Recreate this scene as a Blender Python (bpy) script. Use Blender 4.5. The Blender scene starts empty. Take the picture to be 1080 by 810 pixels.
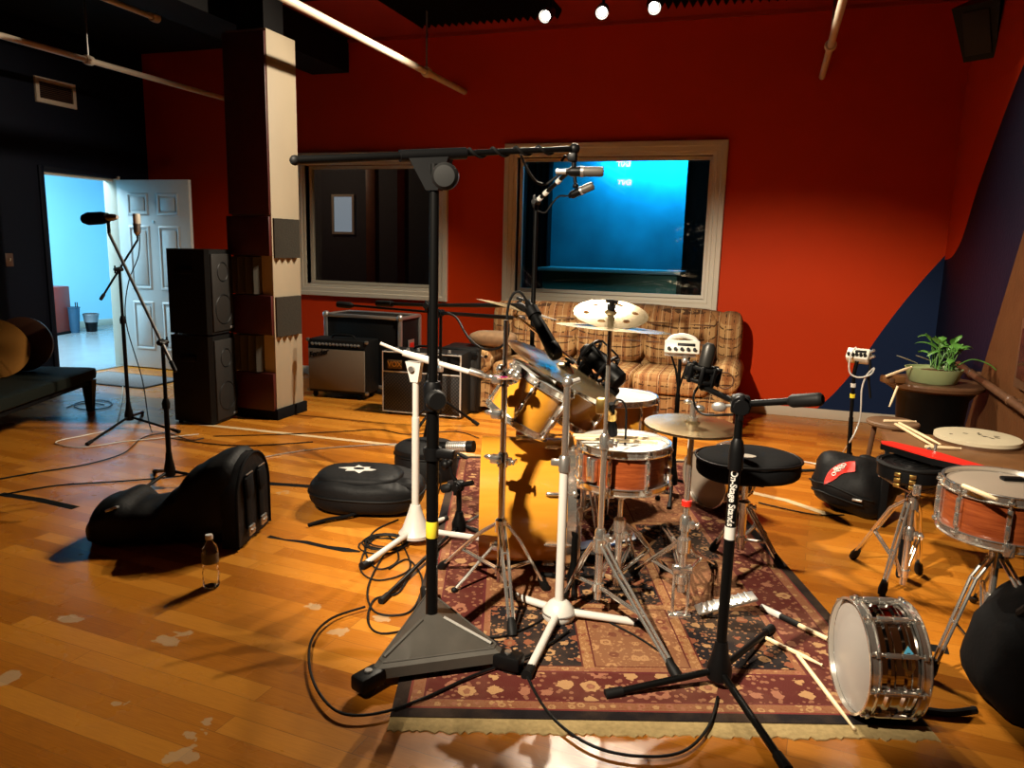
import bpy, bmesh, math, random
from mathutils import Matrix, Vector, noise
random.seed(7)
V=Vector; PI=math.pi; R=math.radians
C=bpy.context.scene.collection
# ------------------------------------------------------------ camera
FPX=804.0; H=1.38
def _c(px,py): return V((px-540,405-py,-FPX))
_Y=_c(816,267).normalized()
_Z=-_c(428,4870); _Z=(_Z-_Z.dot(_Y)*_Y).normalized()
_X=_Y.cross(_Z)
ROT=Matrix((_X,_Y,_Z))
CAM=V((0,0,H))
def ray(px,py): return ROT@_c(px,py)
def F(px,py,z=0.0):
    d=ray(px,py); return CAM+d*((z-H)/d.z)
def at(px,py,y):
    d=ray(px,py); return CAM+d*(y/d.y)
def atX(px,py,x):
    d=ray(px,py); return CAM+d*(x/d.x)
sc=bpy.context.scene
cd=bpy.data.cameras.new('camera'); cam=bpy.data.objects.new('camera',cd); C.objects.link(cam)
cd.sensor_width=36; cd.lens=FPX/1080*36; cd.clip_start=.05
cam.matrix_world=Matrix.Translation(CAM)@ROT.to_4x4()
sc.camera=cam
# ------------------------------------------------------------ mesh helpers
def Tr(x,y=None,z=None):
    return Matrix.Translation(V(x) if y is None else V((x,y,z)))
def RZ(a): return Matrix.Rotation(a,4,'Z')
def RX(a): return Matrix.Rotation(a,4,'X')
def RY(a): return Matrix.Rotation(a,4,'Y')
def frame(o,z,x=None):
    """matrix with origin o, local z along z, local x near x"""
    z=V(z).normalized(); x=V(x) if x is not None else (V((1,0,0)) if abs(z.x)<.9 else V((0,1,0)))
    x=(x-x.dot(z)*z).normalized(); y=z.cross(x)
    m=Matrix((x,y,z)).transposed().to_4x4(); m.translation=V(o); return m
def smoothline(pts,n=6,closed=False):
    P=[V(p) for p in pts]; out=[]; N=len(P)
    rng=range(N if closed else N-1)
    for i in rng:
        if closed: a,b,c,d=P[(i-1)%N],P[i],P[(i+1)%N],P[(i+2)%N]
        else: a,b,c,d=P[max(i-1,0)],P[i],P[i+1],P[min(i+2,N-1)]
        for k in range(n):
            t=k/n
            out.append(.5*((2*b)+(c-a)*t+(2*a-5*b+4*c-d)*t*t+(3*b-a-3*c+d)*t**3))
    if not closed: out.append(P[-1])
    return out
class MB:
    def __init__(s,X=None): s.bm=bmesh.new(); s.X=X or Matrix(); s.mi=0
    def v(s,p): return s.bm.verts.new(s.X@V(p))
    def f(s,vs):
        try: fa=s.bm.faces.new(vs); fa.material_index=s.mi; return fa
        except ValueError: return None
    def box(s,c,sz,b=0,M=None,seg=2):
        m=s.X@Tr(c)@(M or Matrix())@Matrix.Diagonal((sz[0],sz[1],sz[2],1))
        n=len(s.bm.faces)
        r=bmesh.ops.create_cube(s.bm,size=1,matrix=m); vs=r['verts']
        if b:
            es=list({e for v in vs for e in v.link_edges})
            bmesh.ops.bevel(s.bm,geom=es,offset=b,segments=seg,affect='EDGES',profile=.5)
        s.bm.faces.ensure_lookup_table()
        for i in range(n,len(s.bm.faces)): s.bm.faces[i].material_index=s.mi
        return s
    def box2(s,a,b,bev=0):
        a=V(a);b=V(b); return s.box((a+b)/2,[abs(x) for x in (b-a)],bev)
    def tube(s,pts,r,seg=10,closed=False,cap=True):
        P=[V(p) for p in pts]; n=len(P); rr=r if isinstance(r,(list,tuple)) else [r]*n
        T=[]
        for i in range(n):
            a=P[(i-1)%n] if closed else P[max(i-1,0)]; b=P[(i+1)%n] if closed else P[min(i+1,n-1)]
            t=(b-a); T.append(t.normalized() if t.length>1e-9 else V((0,0,1)))
        t=T[0]; nx=t.orthogonal().normalized(); rings=[]
        for i in range(n):
            t=T[i]; nx=(nx-nx.dot(t)*t)
            nx=nx.normalized() if nx.length>1e-6 else t.orthogonal().normalized()
            ny=t.cross(nx)
            rings.append([s.v(P[i]+(nx*math.cos(2*PI*k/seg)+ny*math.sin(2*PI*k/seg))*rr[i]) for k in range(seg)])
        for i in range(n if closed else n-1):
            A,B=rings[i],rings[(i+1)%n]
            for k in range(seg): s.f([A[k],A[(k+1)%seg],B[(k+1)%seg],B[k]])
        if cap and not closed: s.f(rings[0][::-1]); s.f(rings[-1])
        return s
    def lathe(s,prof,seg=32,O=None,a0=0,a1=2*PI):
        O=O or Matrix(); full=abs(a1-a0-2*PI)<1e-6; m=seg if full else seg+1
        rings=[]
        for (r,z) in prof:
            if r<1e-6: rings.append([s.v(O@V((0,0,z)))])
            else: rings.append([s.v(O@V((r*math.cos(a0+(a1-a0)*k/seg),r*math.sin(a0+(a1-a0)*k/seg),z))) for k in range(m)])
        for A,B in zip(rings,rings[1:]):
            for k in range(seg):
                k2=(k+1)%m
                if len(A)==1 and len(B)==1: continue
                if len(A)==1: s.f([A[0],B[k2],B[k]])
                elif len(B)==1: s.f([A[k],A[k2],B[0]])
                else: s.f([A[k],A[k2],B[k2],B[k]])
        return s
    def cyl(s,p0,p1,r0,r1=None,seg=16):
        p0=V(p0);p1=V(p1);r1=r0 if r1 is None else r1; L=(p1-p0).length
        return s.lathe([(0,0),(r0,0),(r1,L),(0,L)],seg,frame(p0,p1-p0))
    def ball(s,c,r,seg=12,sc=(1,1,1),M=None):
        n=seg//2; O=Tr(c)@(M or Matrix())@Matrix.Diagonal((sc[0],sc[1],sc[2],1))
        return s.lathe([(r*math.sin(PI*i/n) if 0<i<n else 0,-r*math.cos(PI*i/n)) for i in range(n+1)],seg,O)
    def prism(s,pts,z0,z1,O=None):
        O=O or Matrix()
        A=[s.v(O@V((p[0],p[1],z0))) for p in pts]; B=[s.v(O@V((p[0],p[1],z1))) for p in pts]; n=len(pts)
        s.f(A[::-1]); s.f(B)
        for k in range(n): s.f([A[k],A[(k+1)%n],B[(k+1)%n],B[k]])
        return s
    def hexa(s,A,B):
        A=[s.v(p) for p in A]; B=[s.v(p) for p in B]; n=len(A)
        s.f(A[::-1]); s.f(B)
        for k in range(n): s.f([A[k],A[(k+1)%n],B[(k+1)%n],B[k]])
        return s
    def grid(s,fn,nu,nv,cu=False,cv=False):
        g=[[s.v(fn(i/nu,j/nv)) for j in range(nv if cv else nv+1)] for i in range(nu if cu else nu+1)]
        for i in range(nu):
            for j in range(nv):
                a,b=g[i],g[(i+1)%len(g)]
                s.f([a[j],b[j],b[(j+1)%len(b)],a[(j+1)%len(a)]])
        return s
    def rect_frame(s,x0,x1,z0,z1,prof):
        """prof: (outward offset, y) loops round a rectangle in the XZ plane"""
        L=[]
        for (o,y) in prof:
            L.append([s.v(p) for p in ((x0-o,y,z0-o),(x1+o,y,z0-o),(x1+o,y,z1+o),(x0-o,y,z1+o))])
        for A,B in zip(L,L[1:]):
            for k in range(4): s.f([A[k],A[(k+1)%4],B[(k+1)%4],B[k]])
        return s
    def super(s,O,r,e1=.6,e2=.6,nu=32,nv=16,fn=None):
        sg=lambda a,e:(abs(a)**e)*(1 if a>=0 else -1)
        def P(u,v):
            a=2*PI*u; b=PI*(v-.5); cb=sg(math.cos(b),e1)
            p=V((r[0]*cb*sg(math.cos(a),e2),r[1]*cb*sg(math.sin(a),e2),r[2]*sg(math.sin(b),e1)))
            if fn: p=fn(p)
            return O@p
        s.grid(P,nu,nv,cu=True)
        return s
    def obj(s,name,mats,parent=None,Minv=None,ang=38):
        bmesh.ops.remove_doubles(s.bm,verts=s.bm.verts,dist=1e-5)
        if Minv: s.bm.transform(Minv)
        bmesh.ops.recalc_face_normals(s.bm,faces=s.bm.faces)
        me=bpy.data.meshes.new(name); s.bm.to_mesh(me); s.bm.free()
        for m in (mats if isinstance(mats,(list,tuple)) else [mats]): me.materials.append(m)
        me.polygons.foreach_set('use_smooth',[True]*len(me.polygons)); me.set_sharp_from_angle(angle=R(ang))
        o=bpy.data.objects.new(name,me); C.objects.link(o)
        if parent: o.parent=parent
        return o
class T:
    """a thing: an Empty at its base that parents its parts"""
    def __init__(s,name,label,cat,loc,group=None,kind=None,rz=0):
        s.M=Tr(loc)@RZ(rz); s.Mi=s.M.inverted()
        s.o=bpy.data.objects.new(name,None); C.objects.link(s.o); s.o.location=V(loc); s.o.rotation_euler=(0,0,rz)
        s.o.empty_display_size=.05
        if kind: s.o['kind']=kind
        else: s.o['label']=label; s.o['category']=cat
        if group: s.o['group']=group
    def p(s,name,mb,mat,parent=None,label=None,ang=38):
        o=mb.obj(name,mat,parent or s.o,s.Mi,ang)
        if label: o['label']=label
        return o
def solo(name,mb,mat,label,cat,loc=(0,0,0),group=None,kind=None,rz=0,ang=38):
    M=Tr(loc)@RZ(rz)
    o=mb.obj(name,mat,None,M.inverted(),ang); o.location=V(loc); o.rotation_euler=(0,0,rz)
    if kind: o['kind']=kind
    if label: o['label']=label; o['category']=cat
    if group: o['group']=group
    return o
def struct(name,mb,mat,parent=None,ang=30):
    o=mb.obj(name,mat,parent,None,ang)
    if not parent: o['kind']='structure'
    return o
def text_mb(txt,size,M,ext=.0008,shear=0,bold=0):
    cu=bpy.data.curves.new('lettering','FONT'); cu.body=txt; cu.size=size; cu.extrude=ext; cu.align_x='CENTER'; cu.align_y='CENTER'; cu.shear=shear; cu.offset=bold
    o=bpy.data.objects.new('lettering',cu); C.objects.link(o); bpy.context.view_layer.update()
    dg=bpy.context.evaluated_depsgraph_get(); me=bpy.data.meshes.new_from_object(o.evaluated_get(dg))
    bpy.data.objects.remove(o); bpy.data.curves.remove(cu)
    mb=MB(); mb.bm.from_mesh(me); bpy.data.meshes.remove(me); mb.bm.transform(M); return mb
# ------------------------------------------------------------ materials
class N:
    def __init__(s,name):
        s.m=bpy.data.materials.new(name); s.m.use_nodes=True; s.t=s.m.node_tree; s.n=s.t.nodes; s.b=s.n['Principled BSDF']; s._o=None
    def new(s,t,**k):
        x=s.n.new(t)
        for a,b in k.items(): setattr(x,a,b)
        return x
    def ln(s,a,b): s.t.links.new(a,b)
    def put(s,x,v):
        if v is None: return
        if isinstance(v,bpy.types.NodeSocket): s.ln(v,x)
        else:
            if x.type=='RGBA' and len(v)==3: v=(*v,1)
            x.default_value=v
    def math(s,op,a,b=None,c=None,clamp=False):
        x=s.new('ShaderNodeMath',operation=op,use_clamp=clamp)
        for i,v in enumerate((a,b,c)): s.put(x.inputs[i],v)
        return x.outputs[0]
    def co(s,which='Object'):
        if not s._o: s._o=s.new('ShaderNodeTexCoord')
        return s._o.outputs[which]
    def xyz(s,v=None):
        x=s.new('ShaderNodeSeparateXYZ'); s.ln(v or s.co(),x.inputs[0]); return x.outputs
    def comb(s,a=0,b=0,c=0):
        x=s.new('ShaderNodeCombineXYZ')
        for i,v in enumerate((a,b,c)): s.put(x.inputs[i],v)
        return x.outputs[0]
    def map(s,v=None,scale=(1,1,1),rot=(0,0,0),loc=(0,0,0)):
        x=s.new('ShaderNodeMapping'); s.ln(v or s.co(),x.inputs[0]); x.inputs['Scale'].default_value=scale; x.inputs['Rotation'].default_value=rot; x.inputs['Location'].default_value=loc
        return x.outputs[0]
    def noise(s,scale=5,v=None,detail=3,rough=.5):
        x=s.new('ShaderNodeTexNoise'); s.ln(v or s.co(),x.inputs['Vector']); x.inputs['Scale'].default_value=scale; x.inputs['Detail'].default_value=detail; x.inputs['Roughness'].default_value=rough
        return x.outputs[0]
    def vor(s,scale=5,v=None,feature='F1',rnd=1):
        x=s.new('ShaderNodeTexVoronoi',feature=feature); s.ln(v or s.co(),x.inputs['Vector']); x.inputs['Scale'].default_value=scale; x.inputs['Randomness'].default_value=rnd
        return x.outputs
    def mix(s,f,a,b,blend='MIX'):
        x=s.new('ShaderNodeMix',data_type='RGBA',blend_type=blend); s.put(x.inputs[0],f); s.put(x.inputs[6],a); s.put(x.inputs[7],b); return x.outputs[2]
    def ramp(s,f,st,interp='LINEAR'):
        x=s.new('ShaderNodeValToRGB'); x.color_ramp.interpolation=interp; e=x.color_ramp.elements
        while len(e)<len(st): e.new(.5)
        for q,(p,c) in zip(e,st): q.position=p; q.color=(*c,1)
        s.ln(f,x.inputs[0]); return x.outputs[0]
    def bump(s,h,st=.3,d=.01):
        x=s.new('ShaderNodeBump'); x.inputs['Strength'].default_value=st; x.inputs['Distance'].default_value=d; s.ln(h,x.inputs['Height']); s.ln(x.outputs[0],s.b.inputs['Normal'])
    def fin(s,col=None,rough=None,metal=None,spec=None,**k):
        for nm,v in (('Base Color',col),('Roughness',rough),('Metallic',metal),('Specular IOR Level',spec)): s.put(s.b.inputs[nm],v)
        for a,b in k.items(): s.put(s.b.inputs[a.replace('_',' ')],b)
        return s.m
def simple(name,col,rough=.5,metal=0,spec=.5,var=.15,scale=20,bump=0,**k):
    n=N(name); z=n.noise(scale)
    c=n.mix(z,tuple(x*(1-var) for x in col),tuple(min(1,x*(1+var)) for x in col))
    if bump: n.bump(z,bump,.004)
    return n.fin(c,rough,metal,spec,**k)
def emis(name,col,st):
    n=N(name); return n.fin(col,.5,Emission_Color=col,Emission_Strength=st)
M={}
M['black']=simple('black paint',(.0022,.0022,.0022),.42,spec=.13)
M['blackmat']=simple('black cloth',(.0035,.0035,.004),.85,spec=.12,scale=60,bump=.3)
M['nylon']=simple('black nylon',(.0045,.0045,.005),.6,spec=.2,scale=45,bump=.4)
M['rubber']=simple('black rubber',(.004,.004,.004),.6,spec=.2)
M['plastic']=simple('black plastic',(.003,.003,.0033),.45,spec=.16)
M['tolex']=simple('black vinyl covering',(.005,.005,.005),.55,spec=.25,scale=250,bump=.35)
M['chrome']=simple('chrome',(.88,.85,.79),.17,.92,var=.05,scale=6)
M['steel']=simple('brushed steel',(.45,.43,.40),.32,.85,var=.15,scale=30)
M['silver']=simple('satin silver',(.6,.58,.55),.35,.8,var=.1)
M['white']=simple('white enamel',(.60,.575,.53),.35,var=.06)
M['offwhite']=simple('cream plastic',(.70,.66,.56),.4,var=.06)
M['grey']=simple('grey cast metal',(.075,.068,.058),.5,.3,var=.3,scale=14,bump=.2)
M['gold']=simple('gold metal',(.75,.5,.15),.3,1)
M['yellow']=simple('yellow tape',(.75,.6,.03),.5)
M['red']=simple('red vinyl',(.62,.02,.01),.4,var=.1)
M['blue']=simple('blue plastic',(.03,.22,.6),.4)
M['green']=simple('leaf green',(.07,.20,.03),.45,var=.5,scale=30)
M['potgreen']=simple('pale green ceramic',(.28,.33,.16),.35,var=.12)
M['stick']=simple('pale hickory',(.80,.62,.38),.45,var=.1,scale=40)
M['maroon']=simple('maroon fabric',(.055,.006,.004),.45,var=.25)
M['beige']=simple('beige paint',(.33,.27,.185),.6,var=.05,scale=5)
M['trim']=simple('white trim paint',(.56,.49,.38),.45,var=.05,scale=6)
M['doorpaint']=simple('grey white door paint',(.52,.52,.50),.45,var=.04)
M['foam']=simple('charcoal foam',(.06,.055,.045),.95,spec=.1,scale=90,bump=.4)
M['foamblack']=simple('black foam',(.006,.006,.006),.95,spec=.05,scale=90,bump=.4)
M['pipe']=simple('pipe cream paint',(.62,.52,.40),.45,var=.1)
M['plaster']=simple('hall blue paint',(.34,.68,.84),.7,var=.03,scale=2)
M['bulb']=emis('lamp bulb glow',(1,.9,.75),45)
M['drumhead']=simple('coated drum head',(.72,.72,.70),.45,var=.05,scale=12)
M['tanhead']=simple('worn tan drum head',(.55,.48,.33),.5,var=.15,scale=14)
M['greyhead']=simple('clear grey drum head',(.42,.39,.36),.28,var=.06,scale=8)
M['mudhead']=simple('worn grey-tan drum head',(.34,.28,.22),.3,var=.12,scale=8)
M['darkwood']=simple('dark brown wood',(.10,.045,.02),.45,var=.4,scale=12)
M['woodtop']=simple('worn brown board',(.17,.075,.025),.45,var=.35,scale=10)
def mk_yellow():
    n=N('yellow lacquer shell'); z=n.noise(6,n.map(scale=(1,1,9)))
    return n.fin(n.mix(z,(.62,.25,.02),(.74,.33,.035)),.22,spec=.5,Coat_Weight=.5,Coat_Roughness=.08)
M['yellowshell']=mk_yellow()
def mk_wood(name,a,b,ax=(2,2,22)):
    n=N(name); z=n.noise(5,n.map(scale=ax),5,.6)
    return n.fin(n.mix(n.math('MULTIPLY',n.math('SUBTRACT',z,.3),2.2,clamp=True),a,b),.25,Coat_Weight=.4,Coat_Roughness=.1)
M['bubinga']=mk_wood('red brown figured wood',(.16,.028,.008),(.36,.085,.022))
M['darkshell']=mk_wood('dark red wood',(.05,.012,.006),(.15,.04,.015))
def mk_cym(name,a,b):
    n=N(name); x=n.xyz(); r=n.math('SQRT',n.math('ADD',n.math('POWER',x[0],2),n.math('POWER',x[1],2)))
    g=n.noise(160,n.comb(r,0,0),2)
    n.bump(g,.12,.002)
    m=n.fin(n.mix(g,a,b),.23,.88)
    try: n.b.inputs['Anisotropic'].default_value=.3
    except Exception: pass
    return m
M['cymbal']=mk_cym('bronze cymbal',(.34,.235,.105),(.50,.38,.20))
M['darkcymbal']=mk_cym('dark bronze cymbal',(.16,.07,.025),(.26,.12,.04))
M['orangecymbal']=mk_cym('orange bronze cymbal',(.22,.085,.014),(.30,.13,.026))
def mk_floor():
    n=N('oak strip floor'); v=n.map(rot=(0,0,R(4)))
    b=n.new('ShaderNodeTexBrick'); n.ln(v,b.inputs['Vector'])
    b.offset=.37; b.inputs['Scale'].default_value=1; b.inputs['Brick Width'].default_value=1.1; b.inputs['Row Height'].default_value=.083
    b.inputs['Mortar Size'].default_value=.0011; b.inputs['Mortar Smooth'].default_value=.3; b.inputs['Bias'].default_value=0
    b.inputs['Color1'].default_value=(0,0,0,1); b.inputs['Color2'].default_value=(1,1,1,1); b.inputs['Mortar'].default_value=(.5,.5,.5,1)
    g=n.noise(9,n.map(v,scale=(1.2,22,1)),5,.62); g2=n.noise(1.3,v,3)
    t=n.math('ADD',n.math('MULTIPLY',b.outputs['Color'],.42),n.math('ADD',n.math('MULTIPLY',g,.5),n.math('MULTIPLY',g2,.25)))
    c=n.ramp(t,[(.22,(.20,.050,.004)),(.55,(.43,.145,.012)),(.95,(.64,.265,.032))])
    c=n.mix(n.math('MULTIPLY',b.outputs['Fac'],.6),c,(.10,.035,.01))
    # pale patches where tape has lifted the finish, and small specks
    x=n.xyz(); wob=n.math('MULTIPLY',n.noise(13,None,3),.22); pm=0.0
    for px,py,rx in ((176,676,.045),(192,668,.04),(75,652,.04),(196,772,.03),(216,767,.03),(190,798,.045),(352,664,.035),(330,640,.03),(5,716,.05),(402,652,.03),(300,520,.02),(120,742,.018)):
        q=F(px,py)
        d=n.math('SQRT',n.math('ADD',n.math('POWER',n.math('SUBTRACT',x[0],q.x),2),n.math('POWER',n.math('MULTIPLY',n.math('SUBTRACT',x[1],q.y),1.3),2)))
        pm=n.math('MAXIMUM',pm,n.math('LESS_THAN',n.math('ADD',d,wob),rx+.105))
    c=n.mix(n.math('MULTIPLY',pm,.55),c,(.50,.38,.22))
    rr=n.math('ADD',n.math('MULTIPLY',n.noise(3,None,4),.16),.20)
    n.bump(n.math('SUBTRACT',n.math('MULTIPLY',g,.2),n.math('MULTIPLY',b.outputs['Fac'],1.0)),.12,.004)
    return n.fin(c,rr,spec=.45)
M['floor']=mk_floor()
def curve_mask(n,xin,zin,pts,x0,x1,zmax):
    cu=n.new('ShaderNodeFloatCurve'); c=cu.mapping.curves[0]
    q=[((x-x0)/(x1-x0),z/zmax) for x,z in pts]
    while len(c.points)<len(q): c.points.new(.5,.5)
    for p,(a,b) in zip(c.points,q): p.location=(a,b)
    cu.mapping.update()
    n.put(cu.inputs['Value'],n.math('DIVIDE',n.math('SUBTRACT',xin,x0),x1-x0,clamp=True))
    return n.math('LESS_THAN',zin,n.math('MULTIPLY',cu.outputs[0],zmax))
RED=(.53,.036,.0014); NAVY=(.005,.015,.052)
def mk_backwall():
    n=N('red wall with painted navy wave'); x=n.xyz()
    m=curve_mask(n,x[0],x[2],[(.30,-.1),(.40,.02),(.58,.23),(.74,.48),(.89,.77),(1.07,1.08),(1.30,1.42)],.30,1.30,1.6)
    z=n.noise(1.5,None,3); red=n.mix(z,tuple(a*.93 for a in RED),tuple(a*1.07 for a in RED))
    n.bump(n.noise(70,None,2),.08,.003)
    return n.fin(n.mix(m,red,NAVY),.6,spec=.12)
M['backwall']=mk_backwall()
def mk_rightwall():
    n=N('right block wall with navy wave and brown base'); x=n.xyz()
    ny=n.math('MULTIPLY',x[1],-1)
    m=curve_mask(n,ny,x[2],[(-6.9,1.36),(-6.46,1.46),(-6.11,1.84),(-5.71,2.22),(-5.36,2.5),(-4.6,3.0),(-3.5,3.2)],-6.9,-3.5,3.4)
    # the brown lower block field beyond the slanting edge
    e=n.math('GREATER_THAN',n.math('ADD',n.math('MULTIPLY',n.math('SUBTRACT',x[1],4.91),1.83),n.math('SUBTRACT',x[2],1.55)),0.0)
    b=n.new('ShaderNodeTexBrick'); n.ln(n.comb(x[1],x[2],0),b.inputs['Vector']); b.inputs['Scale'].default_value=1; b.inputs['Brick Width'].default_value=.42; b.inputs['Row Height'].default_value=.21; b.inputs['Mortar Size'].default_value=.005
    n.bump(n.math('SUBTRACT',n.noise(40),n.math('MULTIPLY',b.outputs['Fac'],1.2)),.35,.006)
    red=n.mix(n.noise(2),tuple(a*.9 for a in RED),RED); navy=(.003,.005,.018)
    brown=n.mix(n.noise(9,None,4),(.075,.028,.010),(.12,.048,.016))
    c=n.mix(m,red,navy); c=n.mix(e,brown,c)
    return n.fin(c,.55,spec=.15)
M['rightwall']=mk_rightwall()
M['navywall']=simple('dark navy wall paint',(.0025,.004,.011),.6,var=.2,scale=3,spec=.15)
M['blackceil']=simple('black ceiling paint',(.003,.0025,.0025),.8,spec=.15)
M['redceil']=simple('red ceiling paint',(.30,.016,.002),.6,var=.1,scale=4)
M['darkroom']=simple('dark grey wall',(.06,.06,.065),.7)
M['bluewall']=simple('blue painted wall',(.03,.30,.42),.7,var=.6,scale=2.2)
def mk_glass():
    n=N('studio window glass'); t=n.new('ShaderNodeBsdfTransparent'); g=n.new('ShaderNodeBsdfGlossy'); mx=n.new('ShaderNodeMixShader')
    t.inputs[0].default_value=(.93,.96,.97,1); g.inputs['Roughness'].default_value=.004
    fr=n.new('ShaderNodeFresnel'); fr.inputs[0].default_value=1.5
    n.ln(n.math('ADD',n.math('MULTIPLY',fr.outputs[0],.9),.03),mx.inputs[0]); n.ln(t.outputs[0],mx.inputs[1]); n.ln(g.outputs[0],mx.inputs[2])
    n.ln(mx.outputs[0],n.n['Material Output'].inputs[0]); return n.m
M['glass']=mk_glass()
def mk_plaid():
    n=N('brown plaid upholstery'); x=n.xyz()
    v=n.math('ADD',x[2],n.math('MULTIPLY',x[1],-1)); u=x[0]
    w=n.noise(4,None,2); u=n.math('ADD',u,n.math('MULTIPLY',w,.02)); v=n.math('ADD',v,n.math('MULTIPLY',w,.02))
    def st(c,per,wd,ph=0): return n.math('LESS_THAN',n.math('FRACT',n.math('ADD',n.math('DIVIDE',c,per),ph)),wd)
    c=n.mix(n.noise(30,n.map(scale=(1,1,12)),3),(.31,.16,.058),(.48,.30,.13))
    c=n.mix(n.math('MULTIPLY',st(u,.125,.30),.7),c,(.20,.07,.022))
    c=n.mix(n.math('MULTIPLY',st(v,.15,.28,.3),.6),c,(.22,.08,.026))
    c=n.mix(n.math('MULTIPLY',n.math('MULTIPLY',st(u,.0625,.13,.75),n.math('GREATER_THAN',n.noise(55,None,1),.50)),.85),c,(.05,.02,.01))
    c=n.mix(n.math('MULTIPLY',n.math('MULTIPLY',st(v,.075,.15,.1),n.math('GREATER_THAN',n.noise(26,None,2),.46)),.9),c,(.05,.022,.01))
    c=n.mix(n.math('MULTIPLY',st(u,.0775,.06,.4),.5),c,(.7,.52,.3))
    n.bump(n.noise(160,None,2),.4,.004)
    return n.fin(c,.85,spec=.2)
M['plaid']=mk_plaid()
RA,RB=.80,1.42
def mk_rug():
    n=N('persian rug pile'); x=n.xyz(); ax=n.math('ABSOLUTE',x[0]); ay=n.math('ABSOLUTE',x[1])
    d=n.math('MINIMUM',n.math('SUBTRACT',RA,ax),n.math('SUBTRACT',RB,ay))
    sym=n.comb(ax,ay,0)
    wob=n.noise(9,sym,2)
    def flowers(scale,bg,p1,p2,leaf):
        o=n.vor(scale,sym,rnd=.75); dist=o[0]; tint=n.xyz(o[1])[0]
        o2=n.vor(scale*3.2,sym,rnd=.9)
        c=n.mix(n.math('LESS_THAN',o2[0],.33),bg,leaf)
        pet=n.math('ADD',dist,n.math('MULTIPLY',n.noise(scale*4,sym,2),.34))
        c=n.mix(n.math('LESS_THAN',pet,.56),c,n.mix(n.math('GREATER_THAN',tint,.5),p1,p2))
        c=n.mix(n.math('LESS_THAN',pet,.36),c,n.mix(n.math('GREATER_THAN',tint,.5),bg,leaf))
        c=n.mix(n.math('LESS_THAN',pet,.25),c,p1)
        return c
    black=(.014,.011,.012); tan=(.36,.20,.09); rust=(.20,.065,.032); mar=(.085,.018,.014); rose=(.27,.11,.065); cream=(.48,.32,.18)
    field=flowers(17,black,tan,rust,(.22,.10,.05))
    medal=flowers(20,(.20,.085,.04),(.36,.19,.085),(.13,.04,.022),(.30,.15,.07))
    # compartments: framed panels, dark and rust grounds in turn, round a lozenge
    def cell(q,w): return n.math('FRACT',n.math('ADD',n.math('DIVIDE',q,w),.5)),n.math('FLOOR',n.math('ADD',n.math('DIVIDE',q,w),.5))
    fx,ix=cell(ax,.36); fy,iy=cell(ay,.46)
    par=n.math('FRACT',n.math('MULTIPLY',n.math('ADD',ix,iy),.5))
    c=n.mix(n.math('GREATER_THAN',par,.25),medal,field)
    ex=n.math('MULTIPLY',n.math('MINIMUM',fx,n.math('SUBTRACT',1.0,fx)),.36); ey=n.math('MULTIPLY',n.math('MINIMUM',fy,n.math('SUBTRACT',1.0,fy)),.46)
    e=n.math('MINIMUM',ex,ey)
    c=n.mix(n.math('LESS_THAN',e,.020),c,flowers(34,(.26,.12,.05),tan,rust,tan))
    c=n.mix(n.math('LESS_THAN',n.math('ABSOLUTE',n.math('SUBTRACT',e,.021)),.003),c,mar)
    r=n.math('ADD',n.math('DIVIDE',ax,.34),n.math('DIVIDE',ay,.62))
    c=n.mix(n.math('LESS_THAN',r,.75),c,flowers(18,mar,rose,cream,tan))
    c=n.mix(n.math('LESS_THAN',n.math('ABSOLUTE',n.math('SUBTRACT',r,.75)),.03),c,tan)
    bor=flowers(13,mar,rose,tan,(.22,.09,.05))
    thin=flowers(32,(.22,.09,.045),tan,rose,rust)
    for lim,col in ((.285,thin),(.262,(.10,.02,.02)),(.252,bor),(.095,(.10,.02,.02)),(.088,thin),(.05,(.16,.03,.025)),(.042,black)):
        c=n.mix(n.math('LESS_THAN',d,lim),c,col)
    wear=n.noise(3.2,None,5,.6); c=n.mix(n.math('MULTIPLY',n.math('SUBTRACT',wear,.45),.7,clamp=True),c,(.30,.18,.10))
    n.bump(n.noise(260,None,2),.5,.004)
    return n.fin(c,.9,spec=.1)
M['rug']=mk_rug()
M['fringe']=simple('tan rug fringe',(.40,.29,.13),.9,spec=.1,var=.35,scale=70,bump=.5)
def mk_grille(name,a,b,sc,ang=0):
    n=N(name); v=n.map(rot=(0,R(ang),0)); x=n.xyz(v)
    s1=n.math('ABSOLUTE',n.math('SINE',n.math('MULTIPLY',n.math('ADD',x[0],x[1]),sc))); s2=n.math('ABSOLUTE',n.math('SINE',n.math('MULTIPLY',x[2],sc)))
    k=n.math('MULTIPLY',s1,s2); n.bump(k,.4,.002)
    return n.fin(n.mix(k,a,b),.6,spec=.3)
M['fgrille']=mk_grille('silver brown grille cloth',(.10,.075,.05),(.30,.25,.19),420)
M['vgrille']=mk_grille('black diamond grille cloth',(.004,.004,.005),(.05,.048,.045),150,45)
M['spkgrille']=mk_grille('black speaker mesh',(.004,.004,.004),(.032,.028,.024),600)
def mk_bottle():
    n=N('clear bottle plastic'); return n.fin((.95,.97,.98),.06,Transmission_Weight=1.0,IOR=1.2)
M['clear']=mk_bottle()
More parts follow.
